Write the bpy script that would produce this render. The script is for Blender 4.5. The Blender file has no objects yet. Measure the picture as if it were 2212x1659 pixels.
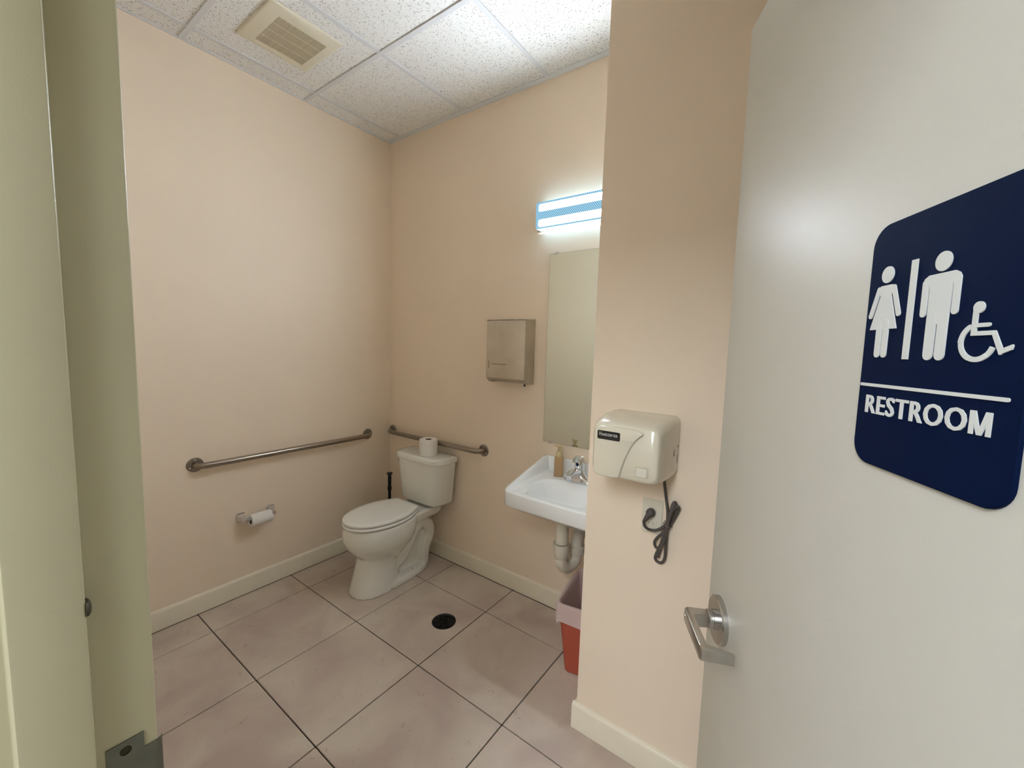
import bpy, bmesh, math, random
from mathutils import Vector, Matrix, Euler

random.seed(7)
SC = bpy.context.scene
COL = SC.collection
PI = math.pi

# ------------------------------------------------------------------ camera
cam_d = bpy.data.cameras.new('camera')
cam = bpy.data.objects.new('camera', cam_d)
COL.objects.link(cam)
cam_d.sensor_fit = 'HORIZONTAL'
cam_d.sensor_width = 36.0
cam_d.lens = 886.668 / 2212 * 36.0
cam_d.clip_start = 0.02
cam.location = (2.6090, -2.0060, 1.5185)
cam.rotation_euler = (1.4758, -0.0307, 0.6275)
SC.camera = cam

# ------------------------------------------------------------------ world, exposure
TUBE_POWER = 240.0
TUBE_COLOR = (0.82, 0.93, 1.06, 1)
EDGE_POWER = 4.0
HALL_POWER = 23.0
world = bpy.data.worlds.new('world')
SC.world = world
world.use_nodes = True
world.node_tree.nodes['Background'].inputs[0].default_value = (0, 0, 0, 1)
world.node_tree.nodes['Background'].inputs[1].default_value = 0.0
SC.view_settings.view_transform = 'Standard'
SC.view_settings.look = 'None'
SC.view_settings.gamma = 1.0
SC.view_settings.use_curve_mapping = False
SC.view_settings.exposure = 0.0

# ------------------------------------------------------------------ room dimensions (metres)
CEIL = 2.954
CHX, CHY = 1.965, -0.602      # pipe chase beside the sink: left face x, front face y
RWX = 3.15                    # wall behind the open door
FWY = -1.892                  # inner face of the doorway wall
HWY = -2.014                  # hallway face of the doorway wall
JX, JX2 = 2.0, 2.922          # door frame rabbets


# ------------------------------------------------------------------ material helpers
def lin(c):
    return tuple(((v / 255) / 12.92 if v / 255 <= 0.04045 else ((v / 255 + 0.055) / 1.055) ** 2.4) for v in c)


def mat(name, rgb, rough=0.5, metal=0.0, var=0.0, vscale=6.0, bump=0.0, bscale=200.0, coat=0.0, spec=0.5, ior=None, emit=None, alpha=1.0, aniso=None):
    m = bpy.data.materials.new(name)
    m.use_nodes = True
    nt = m.node_tree
    b = nt.nodes['Principled BSDF']
    c = lin(rgb)
    b.inputs['Base Color'].default_value = (*c, 1)
    b.inputs['Roughness'].default_value = rough
    b.inputs['Metallic'].default_value = metal
    b.inputs['Specular IOR Level'].default_value = spec
    b.inputs['Coat Weight'].default_value = coat
    b.inputs['Coat Roughness'].default_value = 0.08
    b.inputs['Alpha'].default_value = alpha
    if emit:
        b.inputs['Emission Color'].default_value = (*emit[0], 1)
        b.inputs['Emission Strength'].default_value = emit[1]
    tc = nt.nodes.new('ShaderNodeTexCoord')
    if var > 0:
        n = nt.nodes.new('ShaderNodeTexNoise')
        n.inputs['Scale'].default_value = vscale
        n.inputs['Detail'].default_value = 4
        nt.links.new(tc.outputs['Object'], n.inputs['Vector'])
        r = nt.nodes.new('ShaderNodeValToRGB')
        r.color_ramp.elements[0].position = 0.3
        r.color_ramp.elements[1].position = 0.7
        r.color_ramp.elements[0].color = (*[x * (1 - var) for x in c], 1)
        r.color_ramp.elements[1].color = (*[min(1, x * (1 + var)) for x in c], 1)
        nt.links.new(n.outputs['Fac'], r.inputs['Fac'])
        nt.links.new(r.outputs['Color'], b.inputs['Base Color'])
    if bump > 0:
        n2 = nt.nodes.new('ShaderNodeTexNoise')
        n2.inputs['Scale'].default_value = bscale
        n2.inputs['Detail'].default_value = 3
        if aniso:
            mp = nt.nodes.new('ShaderNodeMapping')
            mp.inputs['Scale'].default_value = aniso
            nt.links.new(tc.outputs['Object'], mp.inputs['Vector'])
            nt.links.new(mp.outputs['Vector'], n2.inputs['Vector'])
        else:
            nt.links.new(tc.outputs['Object'], n2.inputs['Vector'])
        bp = nt.nodes.new('ShaderNodeBump')
        bp.inputs['Strength'].default_value = bump
        bp.inputs['Distance'].default_value = 0.002
        nt.links.new(n2.outputs['Fac'], bp.inputs['Height'])
        nt.links.new(bp.outputs['Normal'], b.inputs['Normal'])
    return m


M = {}
M['wall'] = mat('wall_paint', (242, 224, 201), 0.55, var=0.025, vscale=1.8, bump=0.08, bscale=260)
M['hall_wall'] = mat('hall_wall_paint', (220, 218, 208), 0.6, var=0.03)
M['base'] = mat('baseboard_paint', (236, 227, 205), 0.38, var=0.03, vscale=9, bump=0.05, bscale=90)
M['frame'] = mat('frame_paint', (194, 188, 156), 0.33, var=0.02, vscale=5, bump=0.06, bscale=420)
M['door'] = mat('door_paint', (214, 212, 202), 0.42, spec=0.3, var=0.015, vscale=3, bump=0.10, bscale=300)
M['grout'] = mat('grout', (44, 34, 29), 0.9, var=0.15, vscale=40)
M['tee'] = mat('grid_metal', (222, 222, 222), 0.45)
M['porcelain'] = mat('porcelain', (238, 237, 228), 0.12, coat=0.6)
M['sinkp'] = mat('sink_porcelain', (244, 245, 243), 0.12, coat=0.6)
M['seat'] = mat('seat_plastic', (242, 241, 234), 0.2, coat=0.3)
M['steel'] = mat('satin_steel', (152, 143, 132), 0.3, metal=1.0, bump=0.05, bscale=120)
M['brushed'] = mat('brushed_steel', (190, 183, 170), 0.36, metal=1.0, var=0.08, vscale=9, bump=0.10, bscale=60, aniso=(1, 1, 14))
M['lever'] = mat('satin_chrome', (190, 188, 184), 0.27, metal=1.0, bump=0.04, bscale=300)
M['chrome'] = mat('chrome', (215, 218, 222), 0.07, metal=1.0)
M['strike'] = mat('strike_metal', (120, 122, 112), 0.42, metal=1.0, var=0.1, vscale=40)
M['screwdark'] = mat('dark_screw', (70, 66, 56), 0.4, metal=1.0)
M['black'] = mat('black_plastic', (12, 11, 11), 0.35)
M['rubber'] = mat('grey_rubber', (66, 60, 44), 0.8)
M['paper'] = mat('tissue_paper', (238, 235, 228), 0.95, var=0.02, vscale=60, bump=0.15, bscale=500)
M['core'] = mat('cardboard_core', (110, 90, 70), 0.9)
M['dryer'] = mat('dryer_plastic', (226, 219, 198), 0.22, coat=0.25)
M['dryer2'] = mat('dryer_panel_plastic', (219, 212, 188), 0.32)
M['button'] = mat('button_plastic', (226, 221, 205), 0.3)
M['plate'] = mat('outlet_plastic', (222, 215, 196), 0.3)
M['cord'] = mat('cord_rubber', (84, 77, 72), 0.45)
M['print'] = mat('white_print', (226, 228, 222), 0.6)
M['printdk'] = mat('grey_print', (120, 110, 92), 0.7)
M['blacklabel'] = mat('black_label', (18, 18, 16), 0.3)
M['sign'] = mat('sign_navy', (1, 19, 54), 0.6, var=0.06, vscale=14, bump=0.06, bscale=900, spec=0.08)
M['signwhite'] = mat('sign_white', (228, 232, 230), 0.5)
M['fan'] = mat('fan_plastic', (226, 218, 196), 0.4)
M['grille'] = mat('grille_plastic', (206, 194, 168), 0.6)
M['soap'] = mat('soap_body', (178, 144, 102), 0.22, var=0.04, vscale=30, coat=0.3)
M['soapcap'] = mat('soap_pump', (196, 176, 132), 0.3)
M['pipe'] = mat('white_pvc', (216, 208, 190), 0.4)
M['brass'] = mat('brass', (150, 128, 84), 0.3, metal=1.0)
M['hose'] = mat('black_hose', (22, 19, 17), 0.5)
M['lamphouse'] = mat('lamp_housing', (226, 232, 236), 0.35)
M['floor_hall'] = mat('hall_floor', (150, 136, 120), 0.5, var=0.08)
M['mirrorback'] = mat('mirror_edge', (96, 112, 100), 0.3)

# mirror silvering
m = bpy.data.materials.new('mirror_glass')
m.use_nodes = True
b = m.node_tree.nodes['Principled BSDF']
b.inputs['Base Color'].default_value = (0.80, 0.86, 0.80, 1)
b.inputs['Metallic'].default_value = 1
b.inputs['Roughness'].default_value = 0.015
M['mirror'] = m

# bin plastic and liner film: real translucency
def film(name, rgb, opac, trans):
    m = bpy.data.materials.new(name)
    m.use_nodes = True
    nt = m.node_tree
    b = nt.nodes['Principled BSDF']
    b.inputs['Base Color'].default_value = (*lin(rgb), 1)
    b.inputs['Roughness'].default_value = 0.35
    out = nt.nodes['Material Output']
    tl = nt.nodes.new('ShaderNodeBsdfTranslucent')
    tl.inputs['Color'].default_value = (*lin(rgb), 1)
    tp = nt.nodes.new('ShaderNodeBsdfTransparent')
    tp.inputs['Color'].default_value = (1, 1, 1, 1)
    m1 = nt.nodes.new('ShaderNodeMixShader')
    m1.inputs[0].default_value = trans
    nt.links.new(b.outputs[0], m1.inputs[1])
    nt.links.new(tl.outputs[0], m1.inputs[2])
    m2 = nt.nodes.new('ShaderNodeMixShader')
    m2.inputs[0].default_value = opac
    nt.links.new(tp.outputs[0], m2.inputs[1])
    nt.links.new(m1.outputs[0], m2.inputs[2])
    nt.links.new(m2.outputs[0], out.inputs['Surface'])
    return m
M['bin'] = film('bin_plastic', (196, 96, 74), 1.0, 0.25)
M['liner'] = film('bag_film', (250, 236, 230), 0.86, 0.4)

# lamp: tubes and prismatic lens
m = bpy.data.materials.new('fluorescent_tube')
m.use_nodes = True
nt = m.node_tree
nt.nodes.remove(nt.nodes['Principled BSDF'])
e = nt.nodes.new('ShaderNodeEmission')
e.inputs['Color'].default_value = TUBE_COLOR
e.inputs['Strength'].default_value = 5.0
nt.links.new(e.outputs[0], nt.nodes['Material Output'].inputs['Surface'])
M['tube'] = m

# ribbed lens face: lit from behind, two bright bands where the tubes sit close to it
m = bpy.data.materials.new('prismatic_lens')
m.use_nodes = True
nt = m.node_tree
nt.nodes.remove(nt.nodes['Principled BSDF'])
tc = nt.nodes.new('ShaderNodeTexCoord')
sx = nt.nodes.new('ShaderNodeSeparateXYZ')
nt.links.new(tc.outputs['Object'], sx.inputs[0])
def mth(op, a, b_=None):
    n = nt.nodes.new('ShaderNodeMath')
    n.operation = op
    for k, v_ in enumerate((a, b_)):
        if v_ is None:
            continue
        if isinstance(v_, (int, float)):
            n.inputs[k].default_value = v_
        else:
            nt.links.new(v_, n.inputs[k])
    return n.outputs[0]
def fade(val, centre, a, c):
    n = nt.nodes.new('ShaderNodeMapRange')
    n.interpolation_type = 'SMOOTHSTEP'
    nt.links.new(mth('ABSOLUTE', mth('SUBTRACT', val, centre)), n.inputs['Value'])
    n.inputs['From Min'].default_value = a
    n.inputs['From Max'].default_value = c
    n.inputs['To Min'].default_value = 1
    n.inputs['To Max'].default_value = 0
    return n.outputs[0]
band = mth('MULTIPLY', mth('ADD', fade(sx.outputs['Z'], 2.256, 0.006, 0.020), fade(sx.outputs['Z'], 2.176, 0.006, 0.020)), fade(sx.outputs['X'], 1.66, 0.262, 0.300))
mp = nt.nodes.new('ShaderNodeMapping')
mp.inputs['Rotation'].default_value = (0, math.radians(40), 0)
nt.links.new(tc.outputs['Object'], mp.inputs['Vector'])
wv = nt.nodes.new('ShaderNodeTexWave')
wv.inputs['Scale'].default_value = 38
wv.bands_direction = 'X'
nt.links.new(mp.outputs[0], wv.inputs['Vector'])
e1 = nt.nodes.new('ShaderNodeEmission')
e1.inputs['Color'].default_value = (0.36, 0.70, 0.95, 1)
nt.links.new(mth('ADD', mth('MULTIPLY', wv.outputs['Fac'], 0.80), 0.40), e1.inputs['Strength'])
e2 = nt.nodes.new('ShaderNodeEmission')
e2.inputs['Color'].default_value = TUBE_COLOR
nt.links.new(mth('MULTIPLY', band, TUBE_POWER), e2.inputs['Strength'])
ad = nt.nodes.new('ShaderNodeAddShader')
nt.links.new(e1.outputs[0], ad.inputs[0])
nt.links.new(e2.outputs[0], ad.inputs[1])
nt.links.new(ad.outputs[0], nt.nodes['Material Output'].inputs['Surface'])
M['lens'] = m

# frosted top, bottom and end strips of the lens glow more softly
m = bpy.data.materials.new('frosted_lens_edge')
m.use_nodes = True
b = m.node_tree.nodes['Principled BSDF']
b.inputs['Base Color'].default_value = (0.72, 0.86, 0.95, 1)
b.inputs['Emission Color'].default_value = (0.45, 0.78, 1.05, 1)
b.inputs['Emission Strength'].default_value = EDGE_POWER
M['lens_side'] = m
m = bpy.data.materials.new('lens_end')
m.use_nodes = True
b = m.node_tree.nodes['Principled BSDF']
b.inputs['Base Color'].default_value = (0.72, 0.86, 0.95, 1)
b.inputs['Emission Color'].default_value = (0.50, 0.78, 1.0, 1)
b.inputs['Emission Strength'].default_value = 0.6
M['lens_end'] = m

# floor tile: mottled stone-look porcelain
m = mat('floor_tile', (182, 164, 146), 0.38)
nt = m.node_tree
b = nt.nodes['Principled BSDF']
g = nt.nodes.new('ShaderNodeNewGeometry')
n1 = nt.nodes.new('ShaderNodeTexNoise'); n1.inputs['Scale'].default_value = 3.2; n1.inputs['Detail'].default_value = 6; n1.inputs['Distortion'].default_value = 0.6
n2 = nt.nodes.new('ShaderNodeTexNoise'); n2.inputs['Scale'].default_value = 26; n2.inputs['Detail'].default_value = 5; n2.inputs['Distortion'].default_value = 1.2
nt.links.new(g.outputs['Position'], n1.inputs['Vector']); nt.links.new(g.outputs['Position'], n2.inputs['Vector'])
r1 = nt.nodes.new('ShaderNodeValToRGB')
r1.color_ramp.elements[0].position = 0.36; r1.color_ramp.elements[0].color = (*lin((186, 168, 156)), 1)
r1.color_ramp.elements[1].position = 0.66; r1.color_ramp.elements[1].color = (*lin((208, 194, 178)), 1)
nt.links.new(n1.outputs['Fac'], r1.inputs['Fac'])
r2 = nt.nodes.new('ShaderNodeValToRGB')
r2.color_ramp.elements[0].position = 0.22; r2.color_ramp.elements[0].color = (0.55, 0.5, 0.46, 1)
r2.color_ramp.elements[1].position = 0.36; r2.color_ramp.elements[1].color = (1, 1, 1, 1)
nt.links.new(n2.outputs['Fac'], r2.inputs['Fac'])
mm = nt.nodes.new('ShaderNodeMix'); mm.data_type = 'RGBA'; mm.blend_type = 'MULTIPLY'; mm.inputs[0].default_value = 0.6
nt.links.new(r1.outputs[0], mm.inputs[6]); nt.links.new(r2.outputs[0], mm.inputs[7])
nt.links.new(mm.outputs[2], b.inputs['Base Color'])
bp = nt.nodes.new('ShaderNodeBump'); bp.inputs['Strength'].default_value = 0.08; bp.inputs['Distance'].default_value = 0.002
nt.links.new(n2.outputs['Fac'], bp.inputs['Height']); nt.links.new(bp.outputs['Normal'], b.inputs['Normal'])
M['tile'] = m

# acoustic ceiling panel: off-white with pinholes and fissures
m = mat('ceiling_panel', (240, 238, 233), 0.9)
nt = m.node_tree
b = nt.nodes['Principled BSDF']
g = nt.nodes.new('ShaderNodeNewGeometry')
v = nt.nodes.new('ShaderNodeTexVoronoi'); v.inputs['Scale'].default_value = 190
nd = nt.nodes.new('ShaderNodeTexNoise'); nd.inputs['Scale'].default_value = 110; nd.inputs['Detail'].default_value = 2
mxv = nt.nodes.new('ShaderNodeMix'); mxv.data_type = 'VECTOR'; mxv.inputs[0].default_value = 0.010
nt.links.new(g.outputs['Position'], nd.inputs['Vector'])
nt.links.new(g.outputs['Position'], mxv.inputs[4]); nt.links.new(nd.outputs['Color'], mxv.inputs[5])
nt.links.new(mxv.outputs[1], v.inputs['Vector'])
big = nt.nodes.new('ShaderNodeTexNoise'); big.inputs['Scale'].default_value = 130; big.inputs['Detail'].default_value = 1
nt.links.new(g.outputs['Position'], big.inputs['Vector'])
thr = nt.nodes.new('ShaderNodeMapRange')
thr.inputs['From Min'].default_value = 0.44; thr.inputs['From Max'].default_value = 0.64
thr.inputs['To Min'].default_value = 0.02; thr.inputs['To Max'].default_value = 0.40
nt.links.new(big.outputs['Fac'], thr.inputs['Value'])
lt = nt.nodes.new('ShaderNodeMath'); lt.operation = 'LESS_THAN'
nt.links.new(v.outputs['Distance'], lt.inputs[0]); nt.links.new(thr.outputs[0], lt.inputs[1])
mm = nt.nodes.new('ShaderNodeMix'); mm.data_type = 'RGBA'
mm.inputs[6].default_value = (*lin((240, 238, 233)), 1); mm.inputs[7].default_value = (*lin((140, 134, 126)), 1)
nt.links.new(lt.outputs[0], mm.inputs[0]); nt.links.new(mm.outputs[2], b.inputs['Base Color'])
bp = nt.nodes.new('ShaderNodeBump'); bp.invert = True; bp.inputs['Strength'].default_value = 0.5; bp.inputs['Distance'].default_value = 0.002
nt.links.new(lt.outputs[0], bp.inputs['Height']); nt.links.new(bp.outputs['Normal'], b.inputs['Normal'])
M['panel'] = m


# ------------------------------------------------------------------ mesh helpers
def link(name, me, material, parent=None, smooth=None):
    o = bpy.data.objects.new(name, me)
    COL.objects.link(o)
    if material is not None:
        me.materials.clear()
        me.materials.append(M[material] if isinstance(material, str) else material)
    if parent is not None:
        o.parent = parent
    if smooth is not None:
        for p in me.polygons:
            p.use_smooth = True
        me.set_sharp_from_angle(angle=math.radians(smooth))
    return o


def obj(name, bm, material, parent=None, smooth=35):
    bmesh.ops.recalc_face_normals(bm, faces=bm.faces[:])
    me = bpy.data.meshes.new(name)
    bm.to_mesh(me)
    bm.free()
    return link(name, me, material, parent, smooth)


def tag(o, label, cat, group=None, kind=None):
    o['label'] = label
    o['category'] = cat
    if group:
        o['group'] = group
    if kind:
        o['kind'] = kind
    return o


def thing(name, label, cat, loc=(0, 0, 0), group=None, kind=None):
    o = bpy.data.objects.new(name, None)
    COL.objects.link(o)
    o.location = loc
    o.empty_display_size = 0.05
    return tag(o, label, cat, group, kind)


def box(bm, x0, x1, y0, y1, z0, z1, bev=0.0, seg=2):
    t = bmesh.new()
    vs = [t.verts.new((x, y, z)) for x in (x0, x1) for y in (y0, y1) for z in (z0, z1)]
    for f in ((0, 1, 3, 2), (4, 6, 7, 5), (0, 4, 5, 1), (2, 3, 7, 6), (0, 2, 6, 4), (1, 5, 7, 3)):
        t.faces.new([vs[i] for i in f])
    if bev > 0:
        bmesh.ops.bevel(t, geom=t.edges[:], offset=bev, segments=seg, profile=0.5, affect='EDGES')
    merge(bm, t)
    return bm


def merge(bm, t, mtx=None):
    me = bpy.data.meshes.new('tmp')
    t.to_mesh(me)
    t.free()
    if mtx is not None:
        me.transform(mtx)
    bm.from_mesh(me)
    bpy.data.meshes.remove(me)


def bxo(name, dims, material, parent=None, bev=0.0, seg=2, smooth=35):
    bm = bmesh.new()
    box(bm, *dims, bev=bev, seg=seg)
    return obj(name, bm, material, parent, smooth)


def loft(bm, rings, cap=True, close=True):
    vr = [[bm.verts.new(p) for p in r] for r in rings]
    n = len(rings[0])
    for a, c in zip(vr, vr[1:]):
        for i in range(n if close else n - 1):
            j = (i + 1) % n
            bm.faces.new((a[i], a[j], c[j], c[i]))
    if cap:
        bm.faces.new(vr[0][::-1])
        bm.faces.new(vr[-1])
    return vr


def lathe(bm, prof, origin=(0, 0, 0), axis=(0, 0, 1), n=32, cap=True):
    """prof: list of (radius, height along the axis)."""
    q = Vector((0, 0, 1)).rotation_difference(Vector(axis)).to_matrix()
    o = Vector(origin)
    rings = []
    for r, h in prof:
        r = max(r, 1e-5)
        rings.append([o + q @ Vector((r * math.cos(2 * PI * i / n), r * math.sin(2 * PI * i / n), h)) for i in range(n)])
    loft(bm, rings, cap)


def tube(bm, pts, rad, n=12, cap=True, flat=None):
    """Sweep a round section along a polyline; rad is a number or a list."""
    pts = [Vector(p) for p in pts]
    k = len(pts)
    rs = rad if isinstance(rad, (list, tuple)) else [rad] * k
    tans = []
    for i in range(k):
        a = pts[max(i - 1, 0)]
        c = pts[min(i + 1, k - 1)]
        tans.append((c - a).normalized())
    up = Vector((0, 0, 1)) if abs(tans[0].z) < 0.9 else Vector((1, 0, 0))
    u = tans[0].cross(up).normalized()
    rings = []
    for i in range(k):
        if i:
            ax = tans[i - 1].rotation_difference(tans[i])
            u = (ax @ u).normalized()
        w = tans[i].cross(u).normalized()
        fl = flat or 1.0
        rings.append([pts[i] + (u * math.cos(2 * PI * j / n) * fl + w * math.sin(2 * PI * j / n)) * rs[i] for j in range(n)])
    loft(bm, rings, cap)


def spline(pts, k=8):
    """Catmull-Rom through the points."""
    P = [Vector(p) for p in pts]
    P = [P[0] * 2 - P[1]] + P + [P[-1] * 2 - P[-2]]
    out = []
    for i in range(1, len(P) - 2):
        a, b_, c, d = P[i - 1], P[i], P[i + 1], P[i + 2]
        for s in range(k):
            t = s / k
            out.append(0.5 * ((2 * b_) + (c - a) * t + (2 * a - 5 * b_ + 4 * c - d) * t * t + (3 * b_ - a - 3 * c + d) * t ** 3))
    out.append(P[-2])
    return out


def chaikin(poly, it=3, r=0.25):
    p = [tuple(q) for q in poly]
    for _ in range(it):
        o = []
        n = len(p)
        for i in range(n):
            a, c = p[i], p[(i + 1) % n]
            o.append(tuple(a[k] * (1 - r) + c[k] * r for k in range(len(a))))
            o.append(tuple(a[k] * r + c[k] * (1 - r) for k in range(len(a))))
        p = o
    return p


def round_rect(w, h, r, n=6, cx=0.0, cy=0.0):
    out = []
    for sx, sy, a0 in ((1, 1, 0), (-1, 1, 90), (-1, -1, 180), (1, -1, 270)):
        for i in range(n + 1):
            a = math.radians(a0 + 90 * i / n)
            out.append((cx + sx * (w / 2 - r) + r * math.cos(a), cy + sy * (h / 2 - r) + r * math.sin(a)))
    return out


def prism(bm, poly, fn, h):
    """Extrude a 2-D polygon; fn(u, v, t) gives the 3-D point at depth t."""
    loft(bm, [[fn(u, v, 0) for u, v in poly], [fn(u, v, h) for u, v in poly]])


def cut(o, dims_list):
    """Cut boxes (in the object's own mesh space) out of a mesh object."""
    for d in dims_list:
        bm = bmesh.new()
        box(bm, *d)
        bmesh.ops.recalc_face_normals(bm, faces=bm.faces[:])
        me = bpy.data.meshes.new('cutter')
        bm.to_mesh(me)
        bm.free()
        c = bpy.data.objects.new('cutter', me)
        COL.objects.link(c)
        par, lc = o.parent, o.location.copy()
        o.parent = None
        o.location = (0, 0, 0)
        md = o.modifiers.new('cut', 'BOOLEAN')
        md.operation = 'DIFFERENCE'
        md.solver = 'EXACT'
        md.object = c
        bpy.context.view_layer.update()
        new = bpy.data.meshes.new_from_object(o.evaluated_get(bpy.context.evaluated_depsgraph_get()))
        o.modifiers.clear()
        new.name = o.data.name
        o.data = new
        o.parent = par
        o.location = lc
        bpy.data.objects.remove(c)
        new.set_sharp_from_angle(angle=math.radians(30))
    return o


def empty_mtx(o, mtx):
    o.matrix_world = mtx


# ------------------------------------------------------------------ setting: floor with tiles
TS, TX, TY, G = 0.4974, 0.2347, -0.2818, 0.0050
fl = bxo('floor', (-0.12, RWX + 0.12, -2.02, 0.12, -0.08, -0.006), 'grout')
tag(fl, 'beige stone-look square tile floor with dark grout lines', 'floor', kind='structure')
xs = [0.0165] + [TX + TS * k for k in range(0, 6)] + [RWX]
ys = [-0.0165] + [TY - TS * k for k in range(0, 4)] + [-2.02]
DRX, DRY, DRR = 1.102, -0.485, 0.066
tile_cache = {}
for i in range(len(xs) - 1):
    for j in range(len(ys) - 1):
        x0, x1, y1, y0 = xs[i], xs[i + 1], ys[j], ys[j + 1]
        if x0 > CHX and y0 > CHY:
            continue
        x0 += G / 2; x1 -= G / 2; y0 += G / 2; y1 -= G / 2
        w, h = x1 - x0, y1 - y0
        cx, cy = (x0 + x1) / 2, (y0 + y1) / 2
        if x0 < DRX < x1 and y0 < DRY < y1:
            bm = bmesh.new()
            angs = sorted([2 * PI * k / 32 for k in range(32)] + [math.atan2(sy, sx) % (2 * PI) for sx, sy in ((x1 - DRX, y1 - DRY), (x0 - DRX, y1 - DRY), (x0 - DRX, y0 - DRY), (x1 - DRX, y0 - DRY))])
            outer, inner = [], []
            for a in angs:
                c, s = math.cos(a), math.sin(a)
                tx = ((x1 if c > 0 else x0) - DRX) / c if abs(c) > 1e-6 else 1e9
                ty = ((y1 if s > 0 else y0) - DRY) / s if abs(s) > 1e-6 else 1e9
                t = min(tx, ty)
                outer.append((DRX + c * t - cx, DRY + s * t - cy))
                inner.append((DRX + c * DRR - cx, DRY + s * DRR - cy))
            rings = [[(x, y, -0.008) for x, y in outer], [(x, y, 0) for x, y in outer], [(x, y, 0) for x, y in inner], [(x, y, -0.03) for x, y in inner]]
            loft(bm, rings, cap=False)
            o = obj('tile', bm, 'tile', fl)
        else:
            key = (round(w, 4), round(h, 4))
            if key not in tile_cache:
                bm = bmesh.new()
                box(bm, -w / 2, w / 2, -h / 2, h / 2, -0.009, 0, bev=0.0012, seg=1)
                o = obj('tile', bm, 'tile', fl)
                tile_cache[key] = o.data
            else:
                o = link('tile', tile_cache[key], 'tile', fl)
        o.location = (cx, cy, 0)
hf = bxo('floor_hallway', (0.2, 6.0, -5.6, -2.02, -0.08, 0.0), 'floor_hall')
tag(hf, 'plain tan hallway floor outside the doorway', 'floor', kind='structure')

# ------------------------------------------------------------------ setting: walls
def wall(name, dims, label, material='wall'):
    return tag(bxo(name, dims, material), label, 'wall', kind='structure')

wall('wall_left', (-0.12, 0.0, -2.014, 0.12, 0, CEIL + 0.1), 'beige painted wall behind the long grab bar and paper holder')
wall('wall_back', (0.0, RWX + 0.12, 0.0, 0.12, 0, CEIL + 0.1), 'beige painted wall behind the toilet, mirror and sink')
wall('wall_partition', (CHX, RWX, CHY, 0.0, 0, CEIL + 0.1), 'beige wall projection that carries the hand dryer and outlet')
wall('wall_right', (RWX, RWX + 0.12, -2.014, 0.0, 0, CEIL + 0.1), 'beige wall hidden behind the open restroom door')
wf = bmesh.new()
box(wf, 0.0, JX - 0.035, HWY, FWY, 0, CEIL + 0.1)
box(wf, JX2 + 0.035, RWX, HWY, FWY, 0, CEIL + 0.1)
box(wf, JX - 0.035, JX2 + 0.035, HWY, FWY, 2.17, CEIL + 0.1)
tag(obj('wall_front', wf, 'wall'), 'beige painted wall around the doorway', 'wall', kind='structure')
HX0, HX1, HY0, HZ1 = 0.2, 6.0, -5.6, 2.75
wall('wall_hallway', (HX0, HX1, HY0 - 0.1, HY0, 0, HZ1), 'pale lobby wall opposite the doorway', 'hall_wall')
wall('wall_hallway_left', (HX0 - 0.1, HX0, HY0 - 0.1, HWY, 0, HZ1), 'pale end wall of the lobby, bathroom side', 'hall_wall')
wall('wall_hallway_right', (HX1, HX1 + 0.1, HY0 - 0.1, HWY + 0.1, 0, HZ1), 'pale end wall of the lobby, far from bathroom', 'hall_wall')
wall('wall_hallway_near', (RWX + 0.12, HX1, HWY, HWY + 0.1, 0, HZ1), 'pale lobby wall beside the restroom', 'hall_wall')
tag(bxo('ceiling_hallway', (HX0 - 0.1, HX1 + 0.1, HY0 - 0.1, HWY, 2.70, 2.75), 'hall_wall'), 'plain lobby ceiling outside the doorway', 'ceiling', kind='structure')

# baseboards with a bevelled top
BT, BH = 0.015, 0.107
def baseboard(name, p0, p1, nrm, label):
    p0, p1, nrm = Vector((*p0, 0)), Vector((*p1, 0)), Vector((*nrm, 0))
    prof = [(0, 0.001), (BT, 0.001), (BT, BH - 0.014), (BT - 0.002, BH - 0.007), (BT - 0.006, BH - 0.002), (0, BH)]
    bm = bmesh.new()
    loft(bm, [[p + nrm * a + Vector((0, 0, z)) for a, z in prof] for p in (p0, p1)])
    tag(obj(name, bm, 'base', smooth=50), label, 'baseboard', kind='structure')

baseboard('baseboard_left', (0, FWY), (0, 0), (1, 0), 'cream baseboard under the long grab bar')
baseboard('baseboard_back', (BT, 0), (CHX, 0), (0, -1), 'cream baseboard behind the toilet and the sink')
baseboard('baseboard_partition', (CHX - BT, CHY), (RWX, CHY), (0, -1), 'cream baseboard below the hand dryer')
baseboard('baseboard_partition_side', (CHX, CHY), (CHX, -BT), (-1, 0), 'cream baseboard on the side of the wall projection')
baseboard('baseboard_front', (BT, FWY), (JX - 0.06, FWY), (0, 1), 'cream baseboard beside the door frame')

# ------------------------------------------------------------------ setting: suspended ceiling
ce = bxo('ceiling', (-0.1, RWX + 0.1, -2.014, 0.1, CEIL + 0.03, CEIL + 0.1), 'tee')
tag(ce, 'suspended ceiling of speckled white square panels in a metal grid', 'ceiling', kind='structure')
CT, CX0, CY0 = 0.6096, 0.1334, -0.022
gx = [0.0] + [CX0 + CT * k for k in range(0, 5)] + [RWX]
gy = [0.0] + [CY0 - CT * k for k in range(0, 4)] + [FWY]
gy = [v for v in gy if v >= FWY]
if gy[-1] != FWY:
    gy.append(FWY)
pc = {}
for i in range(len(gx) - 1):
    for j in range(len(gy) - 1):
        x0, x1, y1, y0 = gx[i], gx[i + 1], gy[j], gy[j + 1]
        if x0 > CHX - 0.05 and y0 > CHY - 0.05:
            continue
        w, h = x1 - x0 - 0.004, y1 - y0 - 0.004
        key = (round(w, 4), round(h, 4))
        if key not in pc:
            bm = bmesh.new()
            box(bm, -w / 2, w / 2, -h / 2, h / 2, 0, 0.016)
            o = obj('ceiling_panel', bm, 'panel', ce)
            pc[key] = o.data
        else:
            o = link('ceiling_panel', pc[key], 'panel', ce)
        o.location = ((x0 + x1) / 2, (y0 + y1) / 2, CEIL + 0.003)
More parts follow.
